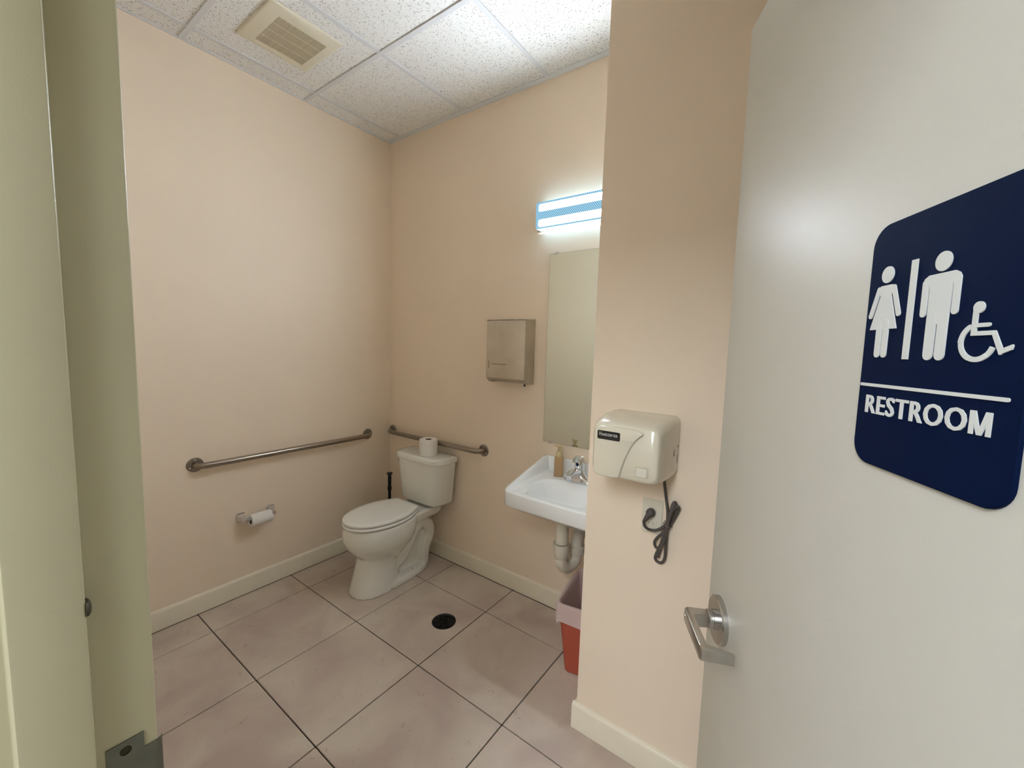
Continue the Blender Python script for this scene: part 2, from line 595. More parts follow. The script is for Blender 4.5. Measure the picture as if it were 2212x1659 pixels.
def tee(x0, x1, y0, y1):
    bm = bmesh.new()
    box(bm, x0, x1, y0, y1, CEIL - 0.0035, CEIL + 0.0025, bev=0.0008, seg=1)
    obj('grid_tee', bm, 'tee', ce)
TW = 0.012
for y in gy[1:-1]:                       # main runners, across the room
    x1 = CHX if y > CHY else RWX
    tee(0, x1, y - TW, y + TW)
for x in gx[1:-1]:                       # cross tees between the runners
    for j in range(len(gy) - 1):
        y1, y0 = gy[j], gy[j + 1]
        if x > CHX - 0.02 and y0 > CHY - 0.05:
            continue
        tee(x - TW, x + TW, y0 + (TW if j < len(gy) - 2 else 0), y1 - (TW if j else 0))
for d in ((0, 0.010, FWY, 0), (0, CHX, -0.010, 0), (CHX, RWX, CHY - 0.016, CHY)):
    bm = bmesh.new()
    box(bm, d[0], d[1], d[2], d[3], CEIL - 0.003, CEIL + 0.0024)
    obj('wall_angle', bm, 'tee', ce)

# ------------------------------------------------------------------ setting: door frame
fr = thing('trim_1', 'painted steel door frame with a stop around the doorway', 'door frame', (JX, -1.95, 0), kind='structure')
def jamb(sx, x):
    # section: face, rabbet, stop, rabbet, face
    pf = [(-0.05, -1.880), (0, -1.880), (0, -1.9345), (0.016, -1.9345), (0.016, -1.988), (0, -1.988), (0, -2.026), (-0.05, -2.026)]
    bm = bmesh.new()
    loft(bm, [[(x + sx * a, y, z) for a, y in pf] for z in (0, 2.20)])
    es = [e for e in bm.edges if abs(e.verts[0].co.z - e.verts[1].co.z) > 1]
    bmesh.ops.bevel(bm, geom=es, offset=0.0022, segments=3, profile=0.5, affect='EDGES')
    for v_ in bm.verts:
        v_.co -= Vector((JX, -1.95, 0))
    o = obj('jamb', bm, 'frame', fr, smooth=40)
    return o
jamb_left = jamb(1, JX)
jamb(-1, JX2)
bm = bmesh.new()
ZT = 2.145
pf = [(ZT + 0.05, -1.880), (ZT, -1.880), (ZT, -1.9345), (ZT - 0.016, -1.9345), (ZT - 0.016, -1.988), (ZT, -1.988), (ZT, -2.026), (ZT + 0.05, -2.026)]
loft(bm, [[(x - JX, y + 1.95, z) for z, y in pf] for x in (JX - 0.002, JX2 + 0.002)])
obj('head', bm, 'frame', fr)
# strike plate with its curved lip, screws and latch hole
def local(o_, pts):
    return pts
bm = bmesh.new()
pl = [(-1.9255, 0.922), (-1.8925, 0.922), (-1.8925, 0.945), (-1.8925, 1.026), (-1.8925, 1.0465), (-1.9255, 1.0465)]
prism(bm, [(-1.9255, 0.922), (-1.8925, 0.922), (-1.8925, 1.0465), (-1.9255, 1.0465)], lambda u, v, t: (0.0003 + t, u + 1.95, v), 0.0012)
lip = [(-1.8925, 0.0015), (-1.886, 0.0015), (-1.881, 0.0012), (-1.8775, -0.0002), (-1.8755, -0.0030)]
lip = lip + [(y + 0.0006, x - 0.0014) for y, x in lip[::-1]]
loft(bm, [[(x, y + 1.95, z) for y, x in lip] for z in (0.945, 1.026)])
sp = obj('strike_plate', bm, 'strike', fr)
sp['label'] = 'dark metal strike plate'
for z in (1.0345, 0.934):
    bm = bmesh.new()
    lathe(bm, [(0.0052, 0), (0.0052, 0.0006), (0.0040, 0.0010), (0.0040, 0.0003), (0.0018, 0.0003)], (0.0015, -1.909 + 1.95, z), (1, 0, 0), 20)
    obj('screw', bm, 'screwdark', sp)
for o in (sp, jamb_left):
    cut(o, [(-0.018, 0.01, -1.919 + 1.95, -1.899 + 1.95, 0.966, 1.0)])
bm = bmesh.new()
lathe(bm, [(0.0095, 0), (0.0095, 0.0022), (0.007, 0.0042), (0.003, 0.005)], (0.009, -1.9345 + 1.95, 1.2275), (0, 1, 0), 20)
o = obj('silencer', bm, 'rubber', fr)
o['label'] = 'grey rubber door silencer on the stop'

# ------------------------------------------------------------------ setting: open door
Dd = Vector((0.44466437, -0.8956092, 0.01256029))
Dw = Vector((-0.00558555, 0.01124999, 0.99992112))
Dn = Vector((-0.89567985, -0.44469945, 0.0))
DT = Vector((2.46949388, -1.06672506, 2.13))
DO = DT - Dw * 2.13
DM = Matrix(((Dd.x, -Dn.x, Dw.x, DO.x), (Dd.y, -Dn.y, Dw.y, DO.y), (Dd.z, -Dn.z, Dw.z, DO.z), (0, 0, 0, 1)))
# local door axes: x from the free edge to the hinges, -y out of the hallway face, z up
dr = thing('door_1', 'open pale painted door with a lever handle and restroom sign', 'door', kind='structure')
dr.matrix_world = DM
bm = bmesh.new()
box(bm, 0.0, 0.914, 0.0, 0.044, 0.012, 2.13, bev=0.0015, seg=2)
obj('leaf', bm, 'door', dr)
RS, RZ = 0.0745, 0.995
for s in (-1, 1):     # a lever set on each face
    y0 = 0.0 if s < 0 else 0.044
    bm = bmesh.new()
    lathe(bm, [(0.0445, 0), (0.0445, 0.0085), (0.0425, 0.0105), (0.0, 0.0105)], (RS, y0, RZ), (0, s, 0), 48, cap=False)
    rose = obj('rose', bm, 'lever', dr, smooth=30)
    bm = bmesh.new()
    lathe(bm, [(0.0185, 0.0095), (0.0185, 0.016), (0.0165, 0.0165), (0.0165, 0.018), (0.0180, 0.0185), (0.0180, 0.024), (0.0165, 0.025), (0.0, 0.025)], (RS, y0, RZ), (0, s, 0), 32, cap=False)
    obj('collar', bm, 'lever', dr, smooth=30)
    # lever: square neck out, flat arm along the door, return towards the door
    H2 = 0.0125
    out = [(RS - 0.011, 0.022), (RS - 0.011, 0.060), (RS - 0.005, 0.0665), (RS + 0.100, 0.0665), (RS + 0.106, 0.063), (RS + 0.112, 0.012), (RS + 0.104, 0.012), (RS + 0.0965, 0.0545), (RS + 0.011, 0.0545), (RS + 0.011, 0.022)]
    zz = [(-H2, H2), (-H2, H2), (-H2, H2), (-H2, H2), (-H2, H2), (-H2 + .002, H2 - .004), (-H2 + .002, H2 - .004), (-H2, H2), (-H2, H2), (-H2, H2)]
    bm = bmesh.new()
    loft(bm, [[(x, y0 + s * q, RZ + zz[k][e]) for k, (x, q) in enumerate(out)] for e in (0, 1)])
    conc = [e for e in bm.edges if abs(e.verts[0].co.x - e.verts[1].co.x) < 1e-6 and abs(e.verts[0].co.y - e.verts[1].co.y) < 1e-6 and abs(abs(e.verts[0].co.y - y0) - 0.0545) < 1e-5]
    bmesh.ops.bevel(bm, geom=[e for e in bm.edges if e not in conc], offset=0.0011, segments=2, profile=0.5, affect='EDGES', clamp_overlap=True)
    lv = obj('lever', bm, 'lever', dr, smooth=40)
    if s < 0:
        bm = bmesh.new()
        lathe(bm, [(0.0042, 0), (0.0042, 0.0008), (0.0030, 0.0012), (0.0, 0.0006)], (RS - 0.001, -0.0663, RZ), (0, -1, 0), 16, cap=False)
        obj('key_pin', bm, 'chrome', lv)
bm = bmesh.new()
box(bm, -0.0012, 0.001, 0.009, 0.035, RZ - 0.028, RZ + 0.028)
obj('latch_plate', bm, 'lever', dr)
for z in (0.25, 1.07, 1.90):
    bm = bmesh.new()
    lathe(bm, [(0.0065, -0.05), (0.0065, 0.05)], (0.921, 0.051, z), (0, 0, 1), 14)
    box(bm, 0.9138, 0.9158, 0.010, 0.048, z - 0.05, z + 0.05)
    obj('hinge', bm, 'lever', dr)

# ------------------------------------------------------------------ restroom sign on the door
sg = thing('restroom_sign', 'navy blue sign with raised white figures reading restroom on open door', 'sign')
sg.matrix_world = DM
SX0, SX1, SZ0, SZ1 = 0.412, 0.575, 1.405, 1.641
bm = bmesh.new()
rr = round_rect(SX1 - SX0, SZ1 - SZ0, 0.021, 8, (SX0 + SX1) / 2, (SZ0 + SZ1) / 2)
rr2 = round_rect(SX1 - SX0 - 0.0012, SZ1 - SZ0 - 0.0012, 0.0204, 8, (SX0 + SX1) / 2, (SZ0 + SZ1) / 2)
loft(bm, [[(u, -0.0004, v) for u, v in rr], [(u, -0.0026, v) for u, v in rr], [(u, -0.0032, v) for u, v in rr2]])
obj('plate', bm, 'sign', sg, smooth=30)
SY = -0.0032
def raised(name, polys):
    bm = bmesh.new()
    for k_, p in enumerate(polys):
        prism(bm, p, lambda u, v, t: (u, SY - t, v), 0.0009 + 0.00004 * (k_ % 8))
    return obj(name, bm, 'signwhite', sg, smooth=25)
def circ(cx, cz, r, n=28):
    return [(cx + r * math.cos(2 * PI * i / n), cz + r * math.sin(2 * PI * i / n)) for i in range(n)]
def caps(p, q, w, n=8):
    """A bar with round ends."""
    p, q = Vector(p), Vector(q)
    d = (q - p).normalized()
    a0 = math.atan2(d.y, d.x)
    out = []
    for c, a in ((q, a0 - PI / 2), (p, a0 + PI / 2)):
        for i in range(n + 1):
            t = a + PI * i / n
            out.append((c.x + w / 2 * math.cos(t), c.y + w / 2 * math.sin(t)))
    return out
def quad(x0, z0, x1, z1):
    return [(x0, z0), (x1, z0), (x1, z1), (x0, z1)]
wx = 0.4377
raised('woman_figure', [
    circ(wx, 1.5915, 0.0079),
    [(wx - 0.0068, 1.5815), (wx + 0.0068, 1.5815), (wx + 0.0095, 1.5800), (wx + 0.0068, 1.5715), (wx + 0.0176, 1.5392), (wx - 0.0176, 1.5392), (wx - 0.0068, 1.5715), (wx - 0.0095, 1.5800)],
    caps((wx - 0.0096, 1.5784), (wx - 0.0184, 1.5530), 0.0052), caps((wx + 0.0096, 1.5784), (wx + 0.0184, 1.5530), 0.0052),
    caps((wx - 0.0045, 1.545), (wx - 0.0045, 1.5152), 0.0070), caps((wx + 0.0045, 1.545), (wx + 0.0045, 1.5152), 0.0070)])
raised('divider_bar', [quad(0.4662, 1.5105, 0.4732, 1.599)])
mx_ = 0.4997
raised('man_figure', [
    circ(mx_, 1.5912, 0.0080),
    [(mx_ - 0.0125, 1.5817), (mx_ + 0.0125, 1.5817), (mx_ + 0.0168, 1.5792), (mx_ + 0.0184, 1.5745), (mx_ + 0.0122, 1.5730), (mx_ + 0.0108, 1.5705), (mx_ + 0.0104, 1.540), (mx_ - 0.0104, 1.540), (mx_ - 0.0108, 1.5705), (mx_ - 0.0122, 1.5730), (mx_ - 0.0184, 1.5745), (mx_ - 0.0168, 1.5792)],
    caps((mx_ - 0.01535, 1.5755), (mx_ - 0.01535, 1.5498), 0.0061), caps((mx_ + 0.01535, 1.5755), (mx_ + 0.01535, 1.5498), 0.0061),
    caps((mx_ - 0.0057, 1.546), (mx_ - 0.0057, 1.5148), 0.0094), caps((mx_ + 0.0057, 1.546), (mx_ + 0.0057, 1.5148), 0.0094)])
# wheelchair symbol
arc = []
wc = (0.5368, 1.5245)
ao = [math.radians(a) for a in range(118, 348, 8)]
arc = [(wc[0] + 0.0150 * math.cos(a), wc[1] + 0.0150 * math.sin(a)) for a in ao] + [(wc[0] + 0.0114 * math.cos(a), wc[1] + 0.0114 * math.sin(a)) for a in ao[::-1]]
wp = []
for i in range(len(ao) - 1):
    a, c = ao[i], ao[i + 1]
    wp.append([(wc[0] + r * math.cos(t), wc[1] + r * math.sin(t)) for r, t in ((0.0150, a), (0.0150, c), (0.0112, c), (0.0112, a))])
wp += [circ(0.5356, 1.5500, 0.0044), quad(0.5316, 1.5292, 0.5354, 1.5500), quad(0.5316, 1.5292, 0.5490, 1.5324), caps((0.5345, 1.5368), (0.5445, 1.5368), 0.0030),
       [(0.5465, 1.5324), (0.5502, 1.5324), (0.5572, 1.5182), (0.5560, 1.5150), (0.5545, 1.5150)],
       [(0.5545, 1.5150), (0.5632, 1.5186), (0.5638, 1.5212), (0.5632, 1.5222), (0.5558, 1.5192)]]
raised('wheelchair_symbol', wp)
raised('rule_line', [caps((0.4160, 1.4842), (0.5645, 1.4842), 0.0030)])
def text_mesh(name, body, material, parent, w, h, depth, weight, place, spacing=1.0, keep=False):
    c = bpy.data.curves.new('t', 'FONT')
    c.body = body
    c.extrude = depth / 2
    c.offset = weight
    c.space_character = spacing
    c.resolution_u = 3
    o = bpy.data.objects.new('t', c)
    COL.objects.link(o)
    dg = bpy.context.evaluated_depsgraph_get()
    me = bpy.data.meshes.new_from_object(o.evaluated_get(dg))
    bpy.data.objects.remove(o)
    xsv = [v_.co.x for v_ in me.vertices]
    ysv = [v_.co.y for v_ in me.vertices]
    x0, x1, y0, y1 = min(xsv), max(xsv), min(ysv), max(ysv)
    for v_ in me.vertices:
        v_.co = place((v_.co.x - x0) / (x1 - x0) * w, (v_.co.y - y0) / (y1 - y0) * h, v_.co.z)
    return link(name, me, material, parent)
bl_ = bmesh.new()
for k_, sh_ in enumerate((-0.0005, 0.0, 0.0005)):        # bold: three strokes side by side
    o = text_mesh('lettering', 'RESTROO', 'signwhite', None, 0.1105, 0.0182, 0.002, 0.008, lambda u, v_, t: (0.4255 + sh_ + u, SY - 0.0003 - t * 0.5 - 0.00004 * k_, 1.4560 + v_), 1.10)
    bl_.from_mesh(o.data)
    bpy.data.objects.remove(o)
ml, mr_, mb, mt_ = 0.5388, 0.5556, 1.4563, 1.4739
for k_, p in enumerate((quad(ml, mb, ml + 0.0034, mt_), quad(mr_ - 0.0034, mb, mr_, mt_),
        [(ml, mt_), (ml + 0.0044, mt_), ((ml + mr_) / 2 + 0.0013, mb), ((ml + mr_) / 2 - 0.0017, mb)],
        [(mr_ - 0.0044, mt_), (mr_, mt_), ((ml + mr_) / 2 + 0.0017, mb), ((ml + mr_) / 2 - 0.0013, mb)])):
    prism(bl_, p, lambda u, v, t: (u, SY - t, v), 0.0009 + 0.00004 * k_)
obj('lettering', bl_, 'signwhite', sg, smooth=25)

# ------------------------------------------------------------------ vanity light
vl = thing('vanity_light', 'lit two-tube fluorescent wall light with ribbed lens above the mirror', 'light', (1.65, 0, 2.22))
def at(o):
    """Put world-space child meshes under a thing that has a location of its own."""
    for ch in o.children:
        ch.location = -Vector(o.location)
LX0, LX1 = 1.345, 1.955
LZ0, LZ1 = 2.150, 2.288
LD = -0.078
bm = bmesh.new()
box(bm, LX0 - 0.030, LX1, -0.022, -0.0005, LZ0 + 0.006, LZ1 - 0.012, bev=0.002)
obj('housing', bm, 'lamphouse', vl)
for z in (2.258, 2.178):
    bm = bmesh.new()
    lathe(bm, [(0.011, 0), (0.0128, 0.004), (0.0128, 0.556), (0.011, 0.56)], (LX0 + 0.026, -0.045, z), (1, 0, 0), 20)
    tb = obj('fluorescent_tube', bm, 'tube', vl)
    for x in (LX0 + 0.008, LX1 - 0.023):
        bm = bmesh.new()
        box(bm, x, x + 0.017, -0.060, -0.022, z - 0.014, z + 0.014, bev=0.002)
        obj('lamp_holder', bm, 'lamphouse', vl)
bm = bmesh.new()
sec = [(-0.018, LZ1), (LD + 0.006, LZ1), (LD, LZ1 - 0.006), (LD, LZ0 + 0.010), (LD + 0.010, LZ0), (-0.018, LZ0)]
loft(bm, [[(x, y, z) for y, z in sec[1:5]] for x in (LX0, LX1)], cap=False, close=False)
obj('lens', bm, 'lens', vl, smooth=20)
for part in (sec[:2], sec[4:]):
    bm = bmesh.new()
    loft(bm, [[(x, y, z) for y, z in part] for x in (LX0, LX1)], cap=False, close=False)
    obj('lens_edge', bm, 'lens_side', vl)
for x in (LX0, LX1):
    bm = bmesh.new()
    bm.faces.new([bm.verts.new((x, y, z)) for y, z in sec])
    obj('end_cap', bm, 'lens_end', vl)
at(vl)

# ------------------------------------------------------------------ mirror
mi = thing('mirror', 'tall frameless wall mirror above the sink', 'mirror', (1.68, 0, 0.972))
bm = bmesh.new()
box(bm, 1.400, 1.960, -0.0055, -0.0012, 0.972, 2.025)
obj('backing', bm, 'mirrorback', mi)
bm = bmesh.new()
box(bm, 1.401, 1.959, -0.0062, -0.0056, 0.973, 2.024)
obj('glass', bm, 'mirror', mi)
for x, z, s in ((1.445, 2.025, 1), (1.445, 0.972, -1), (1.88, 2.025, 1), (1.88, 0.972, -1)):
    bm = bmesh.new()
    box(bm, x - 0.009, x + 0.009, -0.0085, -0.0002, z - (0.008 if s > 0 else 0.006), z + (0.006 if s > 0 else 0.008), bev=0.001)
    obj('clip', bm, 'chrome', mi)
at(mi)

# ------------------------------------------------------------------ paper towel dispenser
pt = thing('towel_dispenser', 'stainless steel paper towel dispenser on wall beside the mirror', 'dispenser', (1.18, 0, 1.29))
bm = bmesh.new()
x0, x1 = 1.041, 1.319
prof = [(-0.001, 1.668), (-0.100, 1.662), (-0.104, 1.655), (-0.104, 1.322), (-0.075, 1.296), (-0.001, 1.292)]
loft(bm, [[(x, y, z) for y, z in prof] for x in (x0, x1)])
bmesh.ops.bevel(bm, geom=[e for e in bm.edges if abs(e.verts[0].co.x - e.verts[1].co.x) < 1e-5 and e.calc_length() > 0.03], offset=0.004, segments=2, profile=0.5, affect='EDGES')
cab = obj('cabinet', bm, 'brushed', pt, smooth=30)
bm = bmesh.new()
prism(bm, caps((1.088, 1.404), (1.190, 1.404), 0.007), lambda u, v_, t: (u, -0.1041 - t, v_), 0.0016)
obj('embossed_bar', bm, 'steel', pt)
cut(cab, [(1.0615, 1.0650, -0.115, -0.070, 1.376, 1.424), (1.063, 1.300, -0.090, -0.015, 1.280, 1.304), (1.066, 1.296, -0.080, -0.020, 1.290, 1.340)])
bm = bmesh.new()
box(bm, 1.298, 1.306, -0.074, -0.064, 1.284, 1.297, bev=0.001)
obj('hinge_tab', bm, 'black', pt)
bm = bmesh.new()
lathe(bm, [(0.007, 0), (0.007, 0.006), (0.005, 0.008)], (1.205, -0.085, 1.664), (0, 0, 1), 18)
obj('lock', bm, 'chrome', pt)
at(pt)

# ------------------------------------------------------------------ ceiling exhaust fan
fn = thing('exhaust_fan', 'square cream exhaust fan cover set in a ceiling panel', 'vent', (0.455, -0.94, CEIL))
bm = bmesh.new()
fx0, fx1, fy0, fy1 = 0.285, 0.640, -1.105, -0.772
GX0, GX1, GY0, GY1 = 0.335, 0.575, -1.045, -0.820
zb = CEIL - 0.014
out_top = [(fx0, fy0, CEIL), (fx1, fy0, CEIL), (fx1, fy1, CEIL), (fx0, fy1, CEIL)]
def rect(i, z):
    return [(fx0 + i, fy0 + i, z), (fx1 - i, fy0 + i, z), (fx1 - i, fy1 - i, z), (fx0 + i, fy1 - i, z)]
gr = [(GX0, GY0), (GX1, GY0), (GX1, GY1), (GX0, GY1)]
loft(bm, [rect(0, CEIL + 0.002), rect(0, CEIL - 0.005), rect(0.003, CEIL - 0.008), rect(0.020, zb), [(x, y, zb) for x, y in gr], [(x, y, zb + 0.010) for x, y in gr]], cap=False)
obj('cover', bm, 'fan', fn, smooth=20)
bm = bmesh.new()
box(bm, GX0, GX1, GY0, GY1, zb + 0.008, zb + 0.012)
obj('fan_well', bm, 'grille', fn)
npan = 4
pw = (GX1 - GX0) / npan
for k in range(npan):
    bm = bmesh.new()
    a, c = GX0 + k * pw, GX0 + (k + 1) * pw
    ns = 40
    for q in range(ns):
        y = GY0 + (q + 0.5) * (GY1 - GY0) / ns
        box(bm, a + 0.0012, c - 0.0012, y - 0.0018, y + 0.0018, zb + 0.0008, zb + 0.005)
    obj('grille_louvers', bm, 'grille', fn)
for k in range(1, npan):
    bm = bmesh.new()
    x = GX0 + k * pw
    box(bm, x - 0.0010, x + 0.0010, GY0, GY1, zb + 0.0006, zb + 0.007)
    obj('grille_rib', bm, 'fan', fn)
for k in (1, 2):
    bm = bmesh.new()
    y = GY0 + k * (GY1 - GY0) / 3
    box(bm, GX0, GX1, y - 0.0006, y + 0.0006, zb + 0.0012, zb + 0.006)
    obj('grille_rib', bm, 'fan', fn)
at(fn)

# ------------------------------------------------------------------ grab bars
def grab_bar(a, c, nrm, label):
    a, c, nrm = Vector(a), Vector(c), Vector(nrm)
    t = thing('grab_bar', label, 'grab bar', (a + c) / 2)
    d = (c - a).normalized()
    R, off, br = 0.0165, 0.056, 0.048
    pts = [a + nrm * 0.002]
    for k in range(9):
        th = PI / 2 * k / 8
        pts.append(a + nrm * (off - br + br * math.sin(th)) + d * (br - br * math.cos(th)))
    for k in range(9):
        th = PI / 2 * (1 - k / 8)
        pts.append(c + nrm * (off - br + br * math.sin(th)) - d * (br - br * math.cos(th)))
    pts.append(c + nrm * 0.002)
    bm = bmesh.new()
    tube(bm, pts, R, 20)
    obj('bar', bm, 'steel', t, smooth=50)
    for p in (a, c):
        bm = bmesh.new()
        lathe(bm, [(0.039, 0.0004), (0.039, 0.003), (0.036, 0.0055), (0.017, 0.0065)], p, nrm, 32)
        fo = obj('flange', bm, 'steel', t, smooth=30)
        for ang in (90, 210, 330):
            th = math.radians(ang)
            sp_ = p + (d * math.cos(th) + Vector((0, 0, 1)) * math.sin(th)) * 0.0275
            bm = bmesh.new()
            lathe(bm, [(0.0045, 0.005), (0.0045, 0.0072), (0.003, 0.0084)], sp_, nrm, 12)
            so = obj('screw', bm, 'chrome', fo)
            so.location = (0, 0, 0)
    at(t)
    return t
grab_bar((0.0, -1.256, 0.830), (0.0, -0.200, 0.830), (1, 0, 0), 'long brushed steel grab bar on wall above toilet paper holder')
grab_bar((0.043, 0.0, 0.836), (0.957, 0.0, 0.836), (0, -1, 0), 'shorter brushed steel grab bar on wall behind the toilet tank')

# ------------------------------------------------------------------ toilet paper holder with its roll
th_ = thing('toilet_paper_holder', 'two-post chrome toilet paper holder on wall below the grab bar', 'paper holder', (0.0, -0.965, 0.47))
TPX, TPZ = 0.060, 0.466
for y, s in ((-1.050, 1), (-0.886, -1)):
    bm = bmesh.new()
    sq_ = lambda hx, x, cz, cy: [(x, cy + u, cz + v_) for u, v_ in round_rect(2 * hx, 2 * hx, hx * 0.25, 4)]
    loft(bm, [sq_(0.0240, 0.0004, 0.472, y), sq_(0.0240, 0.005, 0.472, y), sq_(0.0195, 0.011, 0.472, y), sq_(0.0115, 0.030, 0.470, y + s * 0.002), sq_(0.0095, 0.055, TPZ, y + s * 0.005), sq_(0.0095, 0.068, TPZ, y + s * 0.006), sq_(0.0070, 0.071, TPZ, y + s * 0.006)])
    obj('post', bm, 'chrome', th_, smooth=30)
bm = bmesh.new()
lathe(bm, [(0.004, -0.074), (0.0045, -0.066), (0.0075, -0.064), (0.0085, -0.062), (0.0085, 0.062), (0.0075, 0.064), (0.0045, 0.066), (0.004, 0.074)], (TPX, -0.968, TPZ), (0, 1, 0), 20)
obj('roller', bm, 'chrome', th_)
at(th_)

def paper_roll(name, label, c, axis, R, r, h, hang=None):
    t = thing(name, label, 'toilet paper', c)
    bm = bmesh.new()
    lathe(bm, [(r + 0.0012, -h / 2), (R - 0.002, -h / 2), (R, -h / 2 + 0.002), (R, h / 2 - 0.002), (R - 0.002, h / 2), (r + 0.0012, h / 2), (r + 0.0012, -h / 2)], (0, 0, 0), axis, 40, cap=False)
    obj('paper', bm, 'paper', t, smooth=40)
    bm = bmesh.new()
    lathe(bm, [(r, -h / 2 + 0.0005), (r + 0.001, -h / 2 + 0.0005), (r + 0.001, h / 2 - 0.0005), (r, h / 2 - 0.0005), (r, -h / 2 + 0.0005)], (0, 0, 0), axis, 32, cap=False)
    obj('core', bm, 'core', t, smooth=40)
    return t
paper_roll('toilet_paper_roll', 'partly used toilet paper roll hanging on the wall holder', (TPX + 0.003, -0.966, TPZ - 0.0085), (0, 1, 0), 0.036, 0.0195, 0.112)

# ------------------------------------------------------------------ toilet
TC = 0.530
tl_ = thing('toilet', 'white two-piece elongated toilet with the lid closed', 'toilet', (TC, -0.4, 0))
TL = Vector((TC, -0.4, 0))
def tp(lx, f, z):
    return (lx, -f + 0.4, z)
def egg(z, f0, f1, hw, n=40, ex=2.3, front=0.0):
    fc, hl = (f0 + f1) / 2, (f1 - f0) / 2
    out = []
    for i in range(n):
        a = 2 * PI * i / n
        c, s = math.cos(a), math.sin(a)
        lx = hw * math.copysign(abs(c) ** (2 / ex), c)
        ff = math.copysign(abs(s) ** (2 / ex), s)
        if s > 0:
            lx *= 1 - front * ff
        out.append(tp(lx, fc + hl * ff, z))
    return out
bm = bmesh.new()
# bowl
loft(bm, [egg(0.185, 0.33, 0.590, 0.088), egg(0.225, 0.30, 0.630, 0.118), egg(0.262, 0.27, 0.668, 0.148, front=.05), egg(0.30, 0.25, 0.694, 0.167, front=.08), egg(0.335, 0.24, 0.707, 0.176, front=.1), egg(0.37, 0.235, 0.708, 0.177, front=.1), egg(0.400, 0.235, 0.703, 0.174, front=.1), egg(0.420, 0.235, 0.696, 0.170, front=.1)])
# front pedestal
loft(bm, [egg(0.0, 0.36, 0.675, 0.122), egg(0.03, 0.36, 0.668, 0.119), egg(0.10, 0.365, 0.648, 0.110), egg(0.17, 0.37, 0.628, 0.104), egg(0.23, 0.37, 0.615, 0.106), egg(0.28, 0.37, 0.61, 0.11)])
# foot
loft(bm, [egg(0.0, 0.115, 0.660, 0.123, ex=2.6), egg(0.030, 0.118, 0.655, 0.121, ex=2.6), egg(0.045, 0.125, 0.64, 0.110, ex=2.6)])
# shelf under the tank
def shelf(z, f0, f1, hb, hf):
    return [tp(*q, z) for q in chaikin([(-hb, f0), (hb, f0), (hb, f0 + 0.10), (hf, f1), (-hf, f1), (-hb, f0 + 0.10)], 3)]
loft(bm, [shelf(0.345, 0.045, 0.33, 0.085, 0.110), shelf(0.37, 0.03, 0.34, 0.105, 0.13), shelf(0.41, 0.025, 0.34, 0.115, 0.14), shelf(0.422, 0.028, 0.34, 0.112, 0.138)])
# outlet passage: web and the S-shaped trapway
for lx in (-0.035, 0.035):
    tube(bm, [tp(lx * k_, f, z) for f, z, k_ in [(q[1], q[2], q[0]) for q in spline([(1.2, 0.44, 0.11), (1.2, 0.37, 0.135), (1.25, 0.315, 0.20), (1.2, 0.255, 0.285), (1.0, 0.19, 0.315), (0.9, 0.125, 0.275), (0.9, 0.115, 0.205), (1.0, 0.155, 0.135), (1.0, 0.165, 0.06), (1.0, 0.165, 0.02)], 5)]], 0.048, 16)
box(bm, -0.040, 0.040, 0.4 - 0.42, 0.4 - 0.15, 0.02, 0.36)
bd = obj('bowl', bm, 'porcelain', tl_, smooth=180)
md = bd.modifiers.new('remesh', 'REMESH'); md.mode = 'VOXEL'; md.voxel_size = 0.0055; md.use_smooth_shade = True
ms = bd.modifiers.new('smooth', 'SMOOTH'); ms.factor = 0.5; ms.iterations = 7
for s in (-1, 1):
    bm = bmesh.new()
    lathe(bm, [(0.014, 0.0), (0.014, 0.010), (0.010, 0.017), (0.003, 0.020)], tp(s * 0.093, 0.285, 0.040), (0, 0, 1), 18)
    obj('bolt_cap', bm, 'porcelain', tl_)
# seat and lid
def lid_outline(hw, tip, back, bh, inset=0.0):
    pts = []
    fc = 0.455
    for i in range(0, 25):
        a = PI * i / 24
        c, s = math.cos(a), math.sin(a)
        pts.append(((hw - inset) * math.copysign(abs(c) ** 0.95, c), fc + (tip - fc - inset) * abs(s) ** 0.92))
    for i in range(1, 9):
        t = i / 8
        pts.append((-(hw - inset) + (hw - bh) * (t ** 1.8), fc - (fc - back - inset) * t))
    for i in range(8, 0, -1):
        t = i / 8
        pts.append(((hw - inset) - (hw - bh) * (t ** 1.8), fc - (fc - back - inset) * t))
    return pts
def slab(name, z0, z1, hw, tip, back, bh, rnd, dome=0.0):
    bm = bmesh.new()
    rings = []
    for ins, z in ((rnd, z0), (rnd * 0.3, z0 + rnd * 0.3), (0, z0 + rnd), (0, z1 - rnd), (rnd * 0.3, z1 - rnd * 0.3), (rnd, z1), (rnd + 0.03, z1 + dome * 0.5), (rnd + 0.07, z1 + dome)):
        rings.append([tp(u, f, z) for u, f in lid_outline(hw, tip, back, bh, ins)])
    loft(bm, rings)
    return obj(name, bm, 'seat', tl_, smooth=60)
slab('seat', 0.4260, 0.4440, 0.172, 0.712, 0.262, 0.108, 0.006)
slab('lid', 0.4485, 0.4660, 0.170, 0.710, 0.258, 0.104, 0.005, 0.003)
for s in (-1, 1):
    bm = bmesh.new()
    box(bm, s * 0.075 - 0.016, s * 0.075 + 0.016, 0.4 - 0.268, 0.4 - 0.236, 0.421, 0.452, bev=0.006, seg=3)
    obj('seat_hinge', bm, 'seat', tl_)
